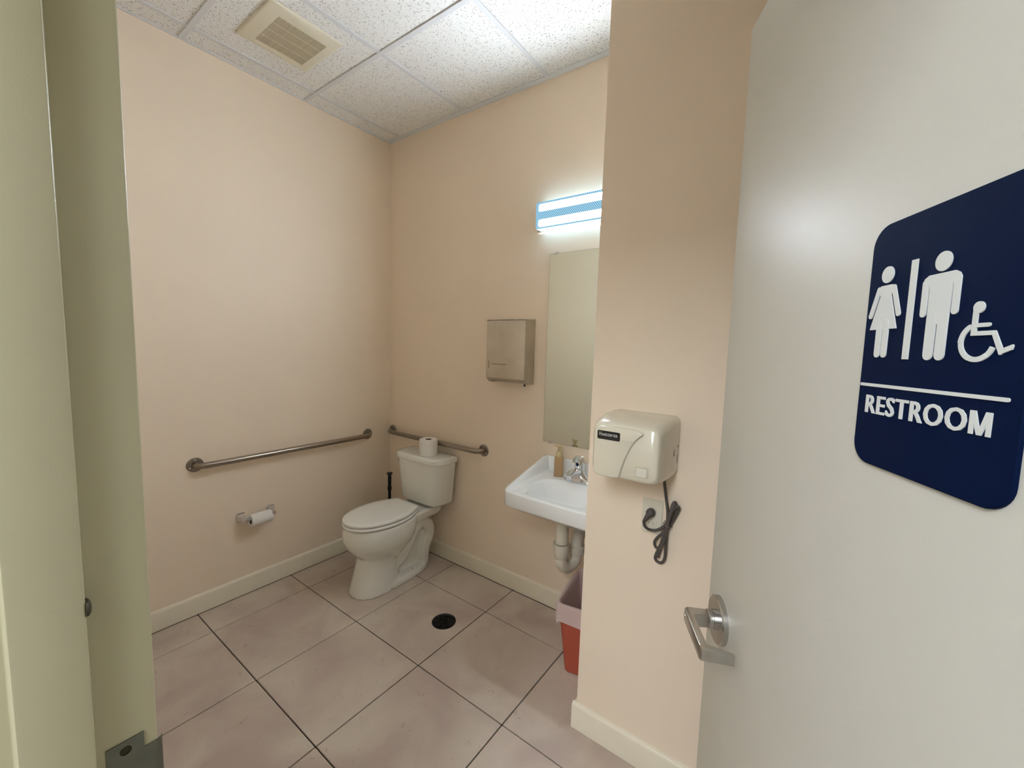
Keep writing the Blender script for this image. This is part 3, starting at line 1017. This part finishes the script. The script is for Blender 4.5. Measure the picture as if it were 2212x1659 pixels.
# tank and its lid
def tank_ring(z, hb, hf, fb, fm, ff):
    return [tp(*q, z) for q in chaikin([(-hb, fb), (0, fb), (hb, fb), (hb, (fb + fm) / 2), (hb, fm), ((hb + hf) / 2 + 0.012, (fm + ff) / 2 + 0.012), (hf, ff), (0, ff), (-hf, ff), (-(hb + hf) / 2 - 0.012, (fm + ff) / 2 + 0.012), (-hb, fm), (-hb, (fb + fm) / 2)], 3)]
bm = bmesh.new()
loft(bm, [tank_ring(0.432, 0.165, 0.115, 0.035, 0.10, 0.175), tank_ring(0.440, 0.182, 0.135, 0.026, 0.10, 0.190), tank_ring(0.455, 0.190, 0.143, 0.024, 0.10, 0.196), tank_ring(0.60, 0.204, 0.152, 0.022, 0.11, 0.204), tank_ring(0.726, 0.216, 0.160, 0.020, 0.115, 0.210)])
obj('tank', bm, 'porcelain', tl_, smooth=45)
bm = bmesh.new()
loft(bm, [tank_ring(0.7262, 0.222, 0.166, 0.014, 0.118, 0.217), tank_ring(0.729, 0.226, 0.169, 0.012, 0.118, 0.220), tank_ring(0.755, 0.226, 0.169, 0.012, 0.118, 0.220), tank_ring(0.763, 0.220, 0.163, 0.018, 0.115, 0.213), tank_ring(0.766, 0.200, 0.145, 0.035, 0.105, 0.195)])
obj('tank_lid', bm, 'porcelain', tl_, smooth=45)
bm = bmesh.new()
lathe(bm, [(0.010, 0), (0.010, 0.012), (0.006, 0.016)], tp(-0.213, 0.10, 0.69), (-1, 0, 0), 16)
tube(bm, [tp(-0.226, 0.10, 0.69), tp(-0.227, 0.14, 0.686), tp(-0.226, 0.165, 0.684)], [0.005, 0.0055, 0.006], 10)
obj('flush_handle', bm, 'chrome', tl_)

paper_roll('toilet_paper_roll', 'full toilet paper roll standing on the toilet tank lid', (0.580, -0.130, 0.7665 + 0.0525), (0, 0, 1), 0.0610, 0.0205, 0.105)

# ------------------------------------------------------------------ plunger in the corner
pg = thing('plunger', 'black plunger standing in the corner behind the toilet', 'plunger', (0.150, -0.115, 0))
bm = bmesh.new()
lathe(bm, [(0.011, 0.10), (0.011, 0.40), (0.0125, 0.41), (0.0155, 0.425), (0.0155, 0.432), (0.0125, 0.445), (0.012, 0.46), (0.0135, 0.475), (0.0125, 0.49), (0.0135, 0.505), (0.0125, 0.52), (0.013, 0.53), (0.021, 0.537), (0.022, 0.542), (0.018, 0.547), (0.004, 0.549)], (0, 0, 0), (0, 0, 1), 20)
obj('handle', bm, 'black', pg)
bm = bmesh.new()
lathe(bm, [(0.066, 0.0005), (0.070, 0.004), (0.068, 0.035), (0.055, 0.075), (0.030, 0.100), (0.016, 0.115), (0.016, 0.14), (0.011, 0.142)], (0, 0, 0), (0, 0, 1), 28)
obj('cup', bm, 'black', pg)

# ------------------------------------------------------------------ wall-hung sink
sk = thing('sink', 'white wall-hung porcelain sink with raised back and sloping sides', 'sink', (1.684, 0, 0.73))
SXC, SHW, SDP = 1.684, 0.253, 0.436
def sst(a, c, t):
    t = max(0.0, min(1.0, (t - a) / (c - a)))
    return t * t * (3 - 2 * t)
def edge_h(f):
    if f < 0.05: return 0.896
    if f < 0.40: return 0.896 + (0.808 - 0.896) * (f - 0.05) / 0.35
    return 0.808
def sink_z(lx, f):
    e = edge_h(f)
    deck = 0.822 - 0.020 * sst(0.05, 0.40, f)
    dside = SHW - abs(lx)
    k = max(1 - sst(0.010, 0.042, dside), 1 - sst(0.010, 0.040, f))
    z = deck + (e - deck) * k
    z += 0.004 * sst(0.370, 0.425, f) * (1 - k)
    # bowl
    bx, bf = lx / 0.186, (f - 0.272) / 0.126
    r = (abs(bx) ** 3.4 + abs(bf) ** 2.8) ** (1 / 3.1)
    if r < 1.05:
        z -= 0.100 * (1 - sst(0.50, 1.05, r) ** 0.9)
    return z
NX, NF = 110, 96
def fx_half(f):
    R = 0.055
    if f < SDP - R: return SHW
    return SHW - R + math.sqrt(max(0, R * R - (f - (SDP - R)) ** 2))
bm = bmesh.new()
top, gridv = [], []
for j in range(NF + 1):
    f = 0.001 + (SDP - 0.001) * j / NF
    hw = fx_half(f)
    row = []
    for i in range(NX + 1):
        lx = (2 * i / NX - 1)
        zz_ = sink_z(lx * SHW, f)
        row.append(bm.verts.new((lx * hw, -f, zz_ - 0.73)))
    gridv.append(row)
for j in range(NF):
    for i in range(NX):
        bm.faces.new((gridv[j][i], gridv[j][i + 1], gridv[j + 1][i + 1], gridv[j + 1][i]))
loop = [gridv[0][i] for i in range(NX + 1)] + [gridv[j][NX] for j in range(1, NF + 1)] + [gridv[NF][i] for i in range(NX - 1, -1, -1)] + [gridv[j][0] for j in range(NF - 1, 0, -1)]
prev = loop
def ringdown(fn):
    global prev
    new = [bm.verts.new(fn(v_.co, k_)) for k_, v_ in enumerate(loop)]
    for k_ in range(len(loop)):
        q = (k_ + 1) % len(loop)
        bm.faces.new((prev[k_], prev[q], new[q], new[k_]))
    prev = new
ko = lambda c, q: (c.x * q, c.y * q if c.y < -0.01 else c.y)
ringdown(lambda c, k_: (*ko(c, 1.0045), c.z - 0.0018))
ringdown(lambda c, k_: (*ko(c, 1.0075), c.z - 0.0060))
ringdown(lambda c, k_: (*ko(c, 1.0080), c.z * 0.5 + 0.010))
ringdown(lambda c, k_: (*ko(c, 1.0060), 0.012))
ringdown(lambda c, k_: (*ko(c, 0.998), 0.004))
ringdown(lambda c, k_: (c.x * 0.985, c.y * 0.985, 0.0))
ringdown(lambda c, k_: (c.x * 0.94, c.y * 0.955, -0.006))
ringdown(lambda c, k_: (c.x * 0.83, -0.03 + (c.y + 0.03) * 0.845 if c.y < -0.03 else -0.03, -0.036))
ringdown(lambda c, k_: (c.x * 0.50, -0.25 + (c.y + 0.25) * 0.5, -0.043))
ringdown(lambda c, k_: (c.x * 0.20, -0.26 + (c.y + 0.26) * 0.20, -0.046))
bm.faces.new(prev)
obj('basin', bm, 'sinkp', sk, smooth=80)
bm = bmesh.new()
lathe(bm, [(0.030, 0), (0.030, 0.002), (0.022, 0.003), (0.018, -0.004), (0.004, -0.006)], (0, -0.275, 0.7085 - 0.73), (0, 0, 1), 28)
obj('drain_ring', bm, 'chrome', sk)

# faucet
FCS = 1.16
fc_ = thing('faucet', 'chrome single-lever faucet on the sink deck', 'faucet', (1.684, -0.098, 0.8195))
bm = bmesh.new()
def stad(w, h, z, cy=0.0):
    return [(u, v_ + cy, z) for u, v_ in round_rect(w, h, h * 0.49, 8)]
loft(bm, [stad(0.162, 0.056, 0.0), stad(0.164, 0.058, 0.004), stad(0.158, 0.052, 0.010), stad(0.125, 0.050, 0.016), stad(0.080, 0.048, 0.026), stad(0.054, 0.046, 0.042), stad(0.048, 0.046, 0.058)])
obj('body', bm, 'chrome', fc_, smooth=60)
bm = bmesh.new()
sps = spline([(0, 0.005, 0.040), (0, -0.035, 0.050), (0, -0.075, 0.052), (0, -0.108, 0.046)], 5)
rings = []
for k_, c in enumerate(sps):
    t = k_ / (len(sps) - 1)
    rings.append([(u, c.y, c.z + v_) for u, v_ in round_rect(0.040 - 0.008 * t, 0.030 - 0.010 * t, 0.0095 - 0.001 * t, 4)])
loft(bm, rings)
lathe(bm, [(0.011, -0.010), (0.011, 0.006)], (0, -0.101, 0.036), (0, 0, 1), 18)
obj('spout', bm, 'chrome', fc_, smooth=40)
bm = bmesh.new()
lathe(bm, [(0.0235, 0.058), (0.0240, 0.066), (0.0240, 0.088), (0.022, 0.098), (0.016, 0.106), (0.006, 0.110), (0.0, 0.1105)], (0, 0, 0), (0, 0, 1), 28, cap=False)
hp = spline([(0, 0.006, 0.104), (0, -0.018, 0.107), (0, -0.042, 0.104), (0, -0.058, 0.098)], 4)
rings = [[(u, c.y, c.z + v_) for u, v_ in round_rect(0.034 - 0.012 * k_ / (len(hp) - 1), 0.013 - 0.006 * k_ / (len(hp) - 1), 0.003, 3)] for k_, c in enumerate(hp)]
loft(bm, rings)
lvh = obj('handle', bm, 'chrome', fc_, smooth=50)
bm = bmesh.new()
lathe(bm, [(0.0075, 0), (0.0075, 0.001)], (0.0, -0.0238, 0.079), (0, -1, 0), 16)
obj('temperature_dot', bm, 'sign', fc_)
fc_.scale = (1.0, FCS, 1.22)

# soap bottle
sb = thing('soap_bottle', 'tan pump bottle of hand soap on the sink deck', 'bottle', (1.560, -0.096, 0.8195))
def rrz(w, d, z, r):
    return [(u, v_, z) for u, v_ in round_rect(w, d, r, 5)]
bm = bmesh.new()
loft(bm, [rrz(0.044, 0.030, 0.0, 0.008), rrz(0.050, 0.036, 0.004, 0.010), rrz(0.051, 0.037, 0.05, 0.010), rrz(0.050, 0.036, 0.092, 0.010), rrz(0.046, 0.033, 0.104, 0.011), rrz(0.034, 0.029, 0.112, 0.013)])
obj('bottle', bm, 'soap', sb, smooth=50)
bm = bmesh.new()
lathe(bm, [(0.0175, 0.110), (0.0185, 0.112), (0.0180, 0.132), (0.014, 0.138), (0.0085, 0.140)], (0, 0, 0), (0, 0, 1), 28)
obj('collar', bm, 'soapcap', sb)
bm = bmesh.new()
lathe(bm, [(0.0095, 0.139), (0.0095, 0.154), (0.0105, 0.157), (0.0105, 0.164)], (0, 0, 0), (0, 0, 1), 20)
rings = []
for x, w, h, z in ((-0.021, 0.014, 0.004, 0.169), (-0.012, 0.020, 0.007, 0.168), (0.0, 0.022, 0.010, 0.1665), (0.012, 0.017, 0.009, 0.167), (0.024, 0.010, 0.007, 0.168), (0.030, 0.008, 0.006, 0.166)):
    rings.append([(x, u, z + v_) for u, v_ in round_rect(w, h, min(w, h) * 0.35, 4)])
loft(bm, rings)
obj('pump', bm, 'soapcap', sb, smooth=50)
sb.rotation_euler.z = math.radians(208)

# drain pipe under the sink
dp = thing('drain_pipe', 'white plastic trap and drain pipe under the sink', 'pipe', (1.676, -0.24, 0.37))
px_, py_ = 1.676, -0.245
bm = bmesh.new()
lathe(bm, [(0.033, 0.540), (0.033, 0.683)], (px_, py_, 0), (0, 0, 1), 24)
obj('tailpiece', bm, 'pipe', dp)
bm = bmesh.new()
lathe(bm, [(0.034, 0.535), (0.041, 0.538), (0.041, 0.505), (0.038, 0.470), (0.034, 0.465)], (px_, py_, 0), (0, 0, 1), 24)
obj('slip_nut', bm, 'pipe', dp)
bm = bmesh.new()
pth = [(px_, py_, 0.50), (px_, py_, 0.45), (px_ + 0.004, py_ + 0.012, 0.418), (px_ + 0.012, py_ + 0.040, 0.398), (px_ + 0.022, py_ + 0.075, 0.402), (px_ + 0.030, py_ + 0.100, 0.425), (px_ + 0.032, py_ + 0.108, 0.47), (px_ + 0.032, py_ + 0.112, 0.52), (px_ + 0.032, py_ + 0.128, 0.545), (px_ + 0.032, py_ + 0.165, 0.555), (px_ + 0.032, -0.004, 0.556)]
tube(bm, spline(pth, 5), 0.031, 18)
obj('trap_bend', bm, 'pipe', dp, smooth=60)
bm = bmesh.new()
lathe(bm, [(0.036, 0.455), (0.040, 0.458), (0.040, 0.490), (0.036, 0.493)], (px_ + 0.032, py_ + 0.109, 0), (0, 0, 1), 24)
obj('slip_nut', bm, 'pipe', dp)
bm = bmesh.new()
lathe(bm, [(0.052, 0.0005), (0.052, 0.003), (0.034, 0.010)], (px_ + 0.032, 0, 0.556), (0, -1, 0), 24)
obj('escutcheon', bm, 'chrome', dp)
at(dp)
wv_ = thing('supply_line', 'black water supply hose and valve under the sink', 'hose', (1.79, -0.02, 0.5))
bm = bmesh.new()
tube(bm, spline([(1.704, -0.10, 0.690), (1.710, -0.105, 0.650), (1.735, -0.115, 0.61), (1.775, -0.11, 0.565), (1.800, -0.085, 0.50), (1.800, -0.060, 0.465)], 6), 0.0095, 12)
obj('hose', bm, 'hose', wv_, smooth=60)
bm = bmesh.new()
lathe(bm, [(0.010, 0), (0.010, 0.045), (0.015, 0.047), (0.015, 0.072), (0.010, 0.075)], (1.800, -0.001, 0.452), (0, -1, 0), 18)
lathe(bm, [(0.012, 0), (0.012, 0.02)], (1.800, -0.060, 0.455), (0, 0, 1), 16)
obj('valve', bm, 'brass', wv_)
bm = bmesh.new()
tube(bm, [(1.755, -0.001, 0.640), (1.755, -0.04, 0.640)], 0.016, 14)
lathe(bm, [(0.020, 0.0), (0.020, 0.014), (0.014, 0.02)], (1.755, -0.04, 0.640), (0, -1, 0), 16)
obj('stop_knob', bm, 'brass', wv_)
at(wv_)

# ------------------------------------------------------------------ waste bin and liner
def bin_frame(o):
    o.rotation_euler.z = math.radians(9.0)
BFL = Vector((1.786, -0.383, 0))       # front left corner on the floor
wb = thing('waste_bin', 'reddish plastic rectangular waste bin under the sink', 'bin', BFL)
bin_frame(wb)
BW, BD, BHt = 0.135, 0.270, 0.345
def bring(z, grow, n=5):
    w, d = BW + 2 * grow, BD + 2 * grow
    return [(u, v_, z) for u, v_ in round_rect(w, d, 0.026, n, BW / 2, BD / 2)]
bm = bmesh.new()
loft(bm, [bring(0.006, -0.012), bring(0.0005, -0.006), bring(0.004, 0.0), bring(BHt - 0.03, 0.030), bring(BHt - 0.03, 0.034), bring(BHt - 0.004, 0.036), bring(BHt, 0.034), bring(BHt - 0.004, 0.030), bring(BHt - 0.03, 0.0275), bring(0.010, -0.004)])
obj('body', bm, 'bin', wb, smooth=40)
ln = thing('bin_liner', 'thin whitish plastic bag folded over the waste bin rim', 'bag', BFL + Vector((0, 0, 0.02)))
bin_frame(ln)
rnd = random.Random(3)
bm = bmesh.new()
rings = []
NL = 6
spec = [(0.03, -0.010, 0.002), (0.12, 0.000, 0.004), (0.24, 0.014, 0.004), (0.315, 0.0225, 0.003), (0.342, 0.025, 0.001), (0.3515, 0.031, 0.002), (0.3500, 0.0385, 0.001), (0.332, 0.0405, 0.002), (0.305, 0.0400, 0.003), (0.280, 0.0405, 0.004), (0.268, 0.0415, 0.004)]
for z, g_, jit in spec:
    base_r = bring(z, g_, NL)
    ring = []
    for k_, (u, v_, zz2) in enumerate(base_r):
        s_ = math.sin(k_ * 1.9 + z * 37) * jit * 0.4 + rnd.uniform(0, jit)
        cx_, cy_ = u - BW / 2, v_ - BD / 2
        L_ = math.hypot(cx_, cy_)
        sg_ = -1 if z < 0.345 and g_ < 0.03 else 1
        k2 = 1 + sg_ * abs(s_) / L_
        ring.append((BW / 2 + cx_ * k2, BD / 2 + cy_ * k2, zz2 - 0.02 + (rnd.uniform(-1, 1) * 0.012 if z in (0.268,) else 0)))
    rings.append(ring)
loft(bm, rings, cap=False)
obj('bag', bm, 'liner', ln, smooth=60)

# ------------------------------------------------------------------ floor drain
fd = thing('floor_drain', 'round black floor drain set in a floor tile', 'drain', (DRX, DRY, 0))
bm = bmesh.new()
lathe(bm, [(0.0640, -0.0055), (0.0645, -0.001), (0.0655, 0.0006), (0.0625, 0.0006), (0.059, -0.003), (0.056, -0.0052)], (0, 0, 0), (0, 0, 1), 40, cap=False)
obj('rim', bm, 'black', fd)
bm = bmesh.new()
lathe(bm, [(0.0635, -0.0050), (0.040, -0.0053), (0.001, -0.0055)], (0, 0, 0), (0, 0, 1), 32, cap=False)
obj('pan', bm, 'black', fd)
bm = bmesh.new()
for r_ in (0.014, 0.028, 0.042, 0.054):
    lathe(bm, [(r_ - 0.0025, -0.0048), (r_ + 0.0025, -0.0048), (r_ + 0.0025, -0.0022), (r_ - 0.0025, -0.0022), (r_ - 0.0025, -0.0048)], (0, 0, 0), (0, 0, 1), 28, cap=False)
for k_ in range(4):
    t = bmesh.new()
    box(t, -0.058, 0.058, -0.0025, 0.0025, -0.0049, -0.0024)
    merge(bm, t, Matrix.Rotation(PI * k_ / 4, 4, 'Z'))
obj('grate', bm, 'black', fd)

# ------------------------------------------------------------------ hand dryer
hd = thing('hand_dryer', 'cream plastic hand dryer with a black name label', 'hand dryer', (2.17, CHY, 1.105))
HX, HZ = 2.170, 1.205
def hring(y, w, h, r, cz=0.0):
    return [(HX + u, y, HZ + v_ + cz) for u, v_ in round_rect(w, h, r, 8)]
YB = CHY - 0.0005
YF = -0.798
bm = bmesh.new()
loft(bm, [hring(YB, 0.226, 0.196, 0.022), hring(-0.640, 0.231, 0.200, 0.024), hring(-0.70, 0.229, 0.198, 0.026, -0.001), hring(-0.75, 0.224, 0.190, 0.028, -0.003), hring(-0.780, 0.217, 0.178, 0.030, -0.005), hring(-0.792, 0.209, 0.168, 0.030, -0.005), hring(YF, 0.198, 0.156, 0.028, -0.005)])
body = obj('body', bm, 'dryer', hd, smooth=50)
# raised nozzle hood on the left of the front face, edge sweeping down to the left
def hood_pt(u, v_, t):
    return (HX + u, YF - t, HZ - 0.005 + v_)
hood = [(-0.097, -0.072), (-0.090, -0.086), (-0.010, -0.086), (-0.006, -0.062), (0.006, -0.020), (0.022, 0.020), (0.038, 0.046), (0.052, 0.060), (0.060, 0.066), (0.040, 0.076), (-0.075, 0.076), (-0.090, 0.070), (-0.098, 0.056)]
hs = chaikin(hood, 2, 0.2)
bm = bmesh.new()
cxh, czh = -0.03, 0.0
def shr(k_):
    return [(cxh + (u - cxh) * k_, czh + (v_ - czh) * k_) for u, v_ in hs]
loft(bm, [[hood_pt(u, v_, -0.022) for u, v_ in hs], [hood_pt(u, v_, 0.004) for u, v_ in hs], [hood_pt(u, v_, 0.009) for u, v_ in shr(0.975)], [hood_pt(u, v_, 0.0105) for u, v_ in shr(0.93)]])
obj('nozzle_hood', bm, 'dryer', hd, smooth=50)
# push button in its frame
bm = bmesh.new()
fo_, fi_ = round_rect(0.042, 0.036, 0.006, 5, 0.058, -0.051), round_rect(0.037, 0.031, 0.004, 5, 0.058, -0.051)
loft(bm, [[hood_pt(u, v_, q) for u, v_ in r_] for r_, q in ((fo_, -0.001), (fo_, 0.0020), (fi_, 0.0020), (fi_, -0.001))], cap=False)
obj('button_frame', bm, 'dryer2', hd, smooth=30)
bm = bmesh.new()
rb = lambda k_: round_rect(0.034 * k_, 0.028 * k_, 0.004, 5, 0.058, -0.051)
loft(bm, [[hood_pt(u, v_, 0.001) for u, v_ in rb(1)], [hood_pt(u, v_, 0.0035) for u, v_ in rb(1)], [hood_pt(u, v_, 0.0045) for u, v_ in rb(0.94)]])
obj('push_button', bm, 'button', hd, smooth=30)
# name label
bm = bmesh.new()
prism(bm, round_rect(0.074, 0.027, 0.004, 5, -0.048, 0.047), lambda u, v_, t: hood_pt(u, v_, 0.0102 + t), 0.0008)
nl = obj('name_label', bm, 'blacklabel', hd, smooth=30)
def lab(u0, v0):
    return lambda u, v_, t: hood_pt(u0 + u, v0 + v_, 0.0112 + t * 0.2)
text_mesh('lettering', 'H', 'print', nl, 0.0065, 0.0120, 0.001, 0.004, lab(-0.0785, 0.0445))
text_mesh('lettering', 'AND', 'print', nl, 0.0185, 0.0082, 0.001, 0.008, lab(-0.0705, 0.0445), 1.05)
text_mesh('lettering', 'DRYER', 'print', nl, 0.0315, 0.0082, 0.001, 0.008, lab(-0.0500, 0.0445), 1.05)
bm = bmesh.new()
box(bm, HX - 0.079, HX - 0.017, YF - 0.0114, YF - 0.0108, HZ - 0.005 + 0.0385, HZ - 0.005 + 0.0390)
obj('rule', bm, 'printdk', nl)
# air outlet below, side sticker, screw, slot
bm = bmesh.new()
lathe(bm, [(0.026, 0.0), (0.026, 0.010), (0.020, 0.012), (0.018, 0.002)], (HX - 0.062, -0.755, HZ - 0.088), (0, 0, -1), 20)
obj('air_nozzle', bm, 'printdk', hd)
bm = bmesh.new()
for q in range(4):
    box(bm, HX + 0.1148, HX + 0.1152, -0.675, -0.648, HZ - 0.022 + q * 0.0055, HZ - 0.0185 + q * 0.0055)
obj('rating_print', bm, 'printdk', hd)
bm = bmesh.new()
lathe(bm, [(0.004, 0.0), (0.004, 0.0015)], (HX + 0.1135, -0.622, HZ + 0.002), (1, 0, 0), 14)
obj('screw', bm, 'screwdark', hd)
bm = bmesh.new()
box(bm, HX + 0.1125, HX + 0.1148, -0.628, -0.618, HZ - 0.055, HZ - 0.025, bev=0.0008)
obj('side_slot', bm, 'printdk', hd)
# power cord bundled with a tie, and its plug
CYo = CHY - 0.016
def cp(x, z, dy=0.0):
    return (x, CYo + dy, z)
bm = bmesh.new()
path = [cp(2.246, 1.115, -0.006), cp(2.250, 1.08, -0.006), cp(2.260, 1.02, -0.004), cp(2.267, 0.972, -0.002), cp(2.266, 0.920, -0.004), cp(2.254, 0.872, -0.002), cp(2.240, 0.830, 0.0), cp(2.235, 0.808, 0.0), cp(2.243, 0.797, 0.0), cp(2.258, 0.799, 0.0), cp(2.267, 0.820, -0.002), cp(2.268, 0.870, -0.006), cp(2.270, 0.930, -0.012), cp(2.282, 0.985, -0.010), cp(2.296, 1.008, -0.006), cp(2.301, 1.000, -0.002), cp(2.294, 0.978, 0.0), cp(2.276, 0.935, 0.002), cp(2.256, 0.905, -0.006), cp(2.240, 0.885, -0.010), cp(2.232, 0.866, -0.010), cp(2.238, 0.851, -0.010), cp(2.252, 0.853, -0.012), cp(2.264, 0.885, -0.016), cp(2.272, 0.932, -0.016), cp(2.276, 0.975, -0.012), cp(2.283, 1.014, -0.008), cp(2.290, 1.018, -0.004), cp(2.288, 1.000, 0.0), cp(2.272, 0.955, 0.002), cp(2.255, 0.925, -0.004), cp(2.235, 0.910, -0.010), cp(2.215, 0.910, -0.020), cp(2.202, 0.922, -0.030), cp(2.199, 0.940, -0.034)]
tube(bm, spline(path, 6), 0.0048, 10)
pc_ = obj('power_cord', bm, 'cord', hd, smooth=60)
bm = bmesh.new()
tube(bm, spline([cp(2.243, 0.822, 0.004), cp(2.250, 0.860, 0.003), cp(2.262, 0.915, 0.004), cp(2.284, 0.985, 0.004), cp(2.293, 1.005, -0.002), cp(2.286, 1.010, -0.009), cp(2.276, 0.965, -0.014), cp(2.262, 0.905, -0.014), cp(2.252, 0.850, -0.008), cp(2.245, 0.815, -0.004)], 6), 0.0048, 10)
obj('cord_loop', bm, 'cord', hd, smooth=60)
bm = bmesh.new()
tr_ = [(2.257, CYo + 0.006, 0.944), (2.258, CYo - 0.018, 0.943), (2.270, CYo - 0.022, 0.938), (2.281, CYo - 0.018, 0.932), (2.282, CYo + 0.006, 0.931), (2.270, CYo + 0.010, 0.937), (2.257, CYo + 0.006, 0.944)]
tube(bm, tr_, 0.0013, 6)
obj('cord_tie', bm, 'printdk', hd)
bm = bmesh.new()
lathe(bm, [(0.0145, 0.002), (0.0150, 0.006), (0.0150, 0.018), (0.0115, 0.024), (0.008, 0.026)], (2.211, CHY - 0.0075, 0.962), (0, -1, 0), 22)
t = bmesh.new()
rings = []
for k_, (a, r_) in enumerate(((0.0, 0.0105), (0.010, 0.0100), (0.020, 0.0085), (0.028, 0.0070), (0.036, 0.0052))):
    rings.append([(r_ * math.cos(2 * PI * q / 16), r_ * math.sin(2 * PI * q / 16), a) for q in range(16)])
loft(t, rings)
merge(bm, t, Matrix.Translation((2.211, CHY - 0.026, 0.962)) @ Vector((0, 0, 1)).rotation_difference(Vector((-0.40, -0.25, -0.75)).normalized()).to_matrix().to_4x4())
obj('plug', bm, 'cord', hd, smooth=50)
at(hd)

# ------------------------------------------------------------------ wall outlet
ot = thing('wall_outlet', 'cream duplex outlet below the hand dryer', 'outlet', (2.212, CHY, 0.945))
bm = bmesh.new()
rr = lambda w, h, y: [(u, y, v_) for u, v_ in round_rect(w, h, 0.004, 3)]
loft(bm, [rr(0.070, 0.120, -0.0004), rr(0.070, 0.120, -0.003), rr(0.065, 0.115, -0.0055)])
cov = obj('cover_plate', bm, 'plate', ot, smooth=30)
for z in (0.0195, -0.0195):
    bm = bmesh.new()
    prism(bm, round_rect(0.034, 0.029, 0.010, 5, 0, z), lambda u, v_, t: (u, -0.0055 - t, v_), 0.0012)
    rc = obj('receptacle', bm, 'plate', ot, smooth=30)
    holes = [(sx - 0.0012, sx + 0.0012, -0.010, -0.0008, z - 0.008, z) for sx in (-0.0065, 0.0065)] + [(-0.0024, 0.0024, -0.010, -0.0008, z + 0.006, z + 0.011)]
    cut(rc, holes)
    cut(cov, holes)
bm = bmesh.new()
lathe(bm, [(0.003, 0), (0.003, 0.0008), (0.002, 0.0012)], (0, -0.0055, 0), (0, -1, 0), 12)
obj('screw', bm, 'plate', ot)

# ------------------------------------------------------------------ hallway ceiling light (lights the frame and the door)
def troffer(name, strength):
    m = bpy.data.materials.new(name)
    m.use_nodes = True
    b = m.node_tree.nodes['Principled BSDF']
    b.inputs['Emission Color'].default_value = (0.90, 0.97, 1.06, 1)
    b.inputs['Emission Strength'].default_value = strength
    M[name] = m
troffer('troffer_diffuser', HALL_POWER)
hl = thing('hallway_light_offscreen', 'long fluorescent ceiling light in the hallway outside the restroom door', 'light', (2.5, -3.95, 2.70))
bm = bmesh.new()
box(bm, -0.32, 0.32, -1.24, 1.24, -0.05, -0.0005, bev=0.004)
obj('housing', bm, 'lamphouse', hl)
bm = bmesh.new()
box(bm, -0.28, 0.28, -1.20, 1.20, -0.056, -0.0505)
obj('diffuser', bm, 'troffer_diffuser', hl)
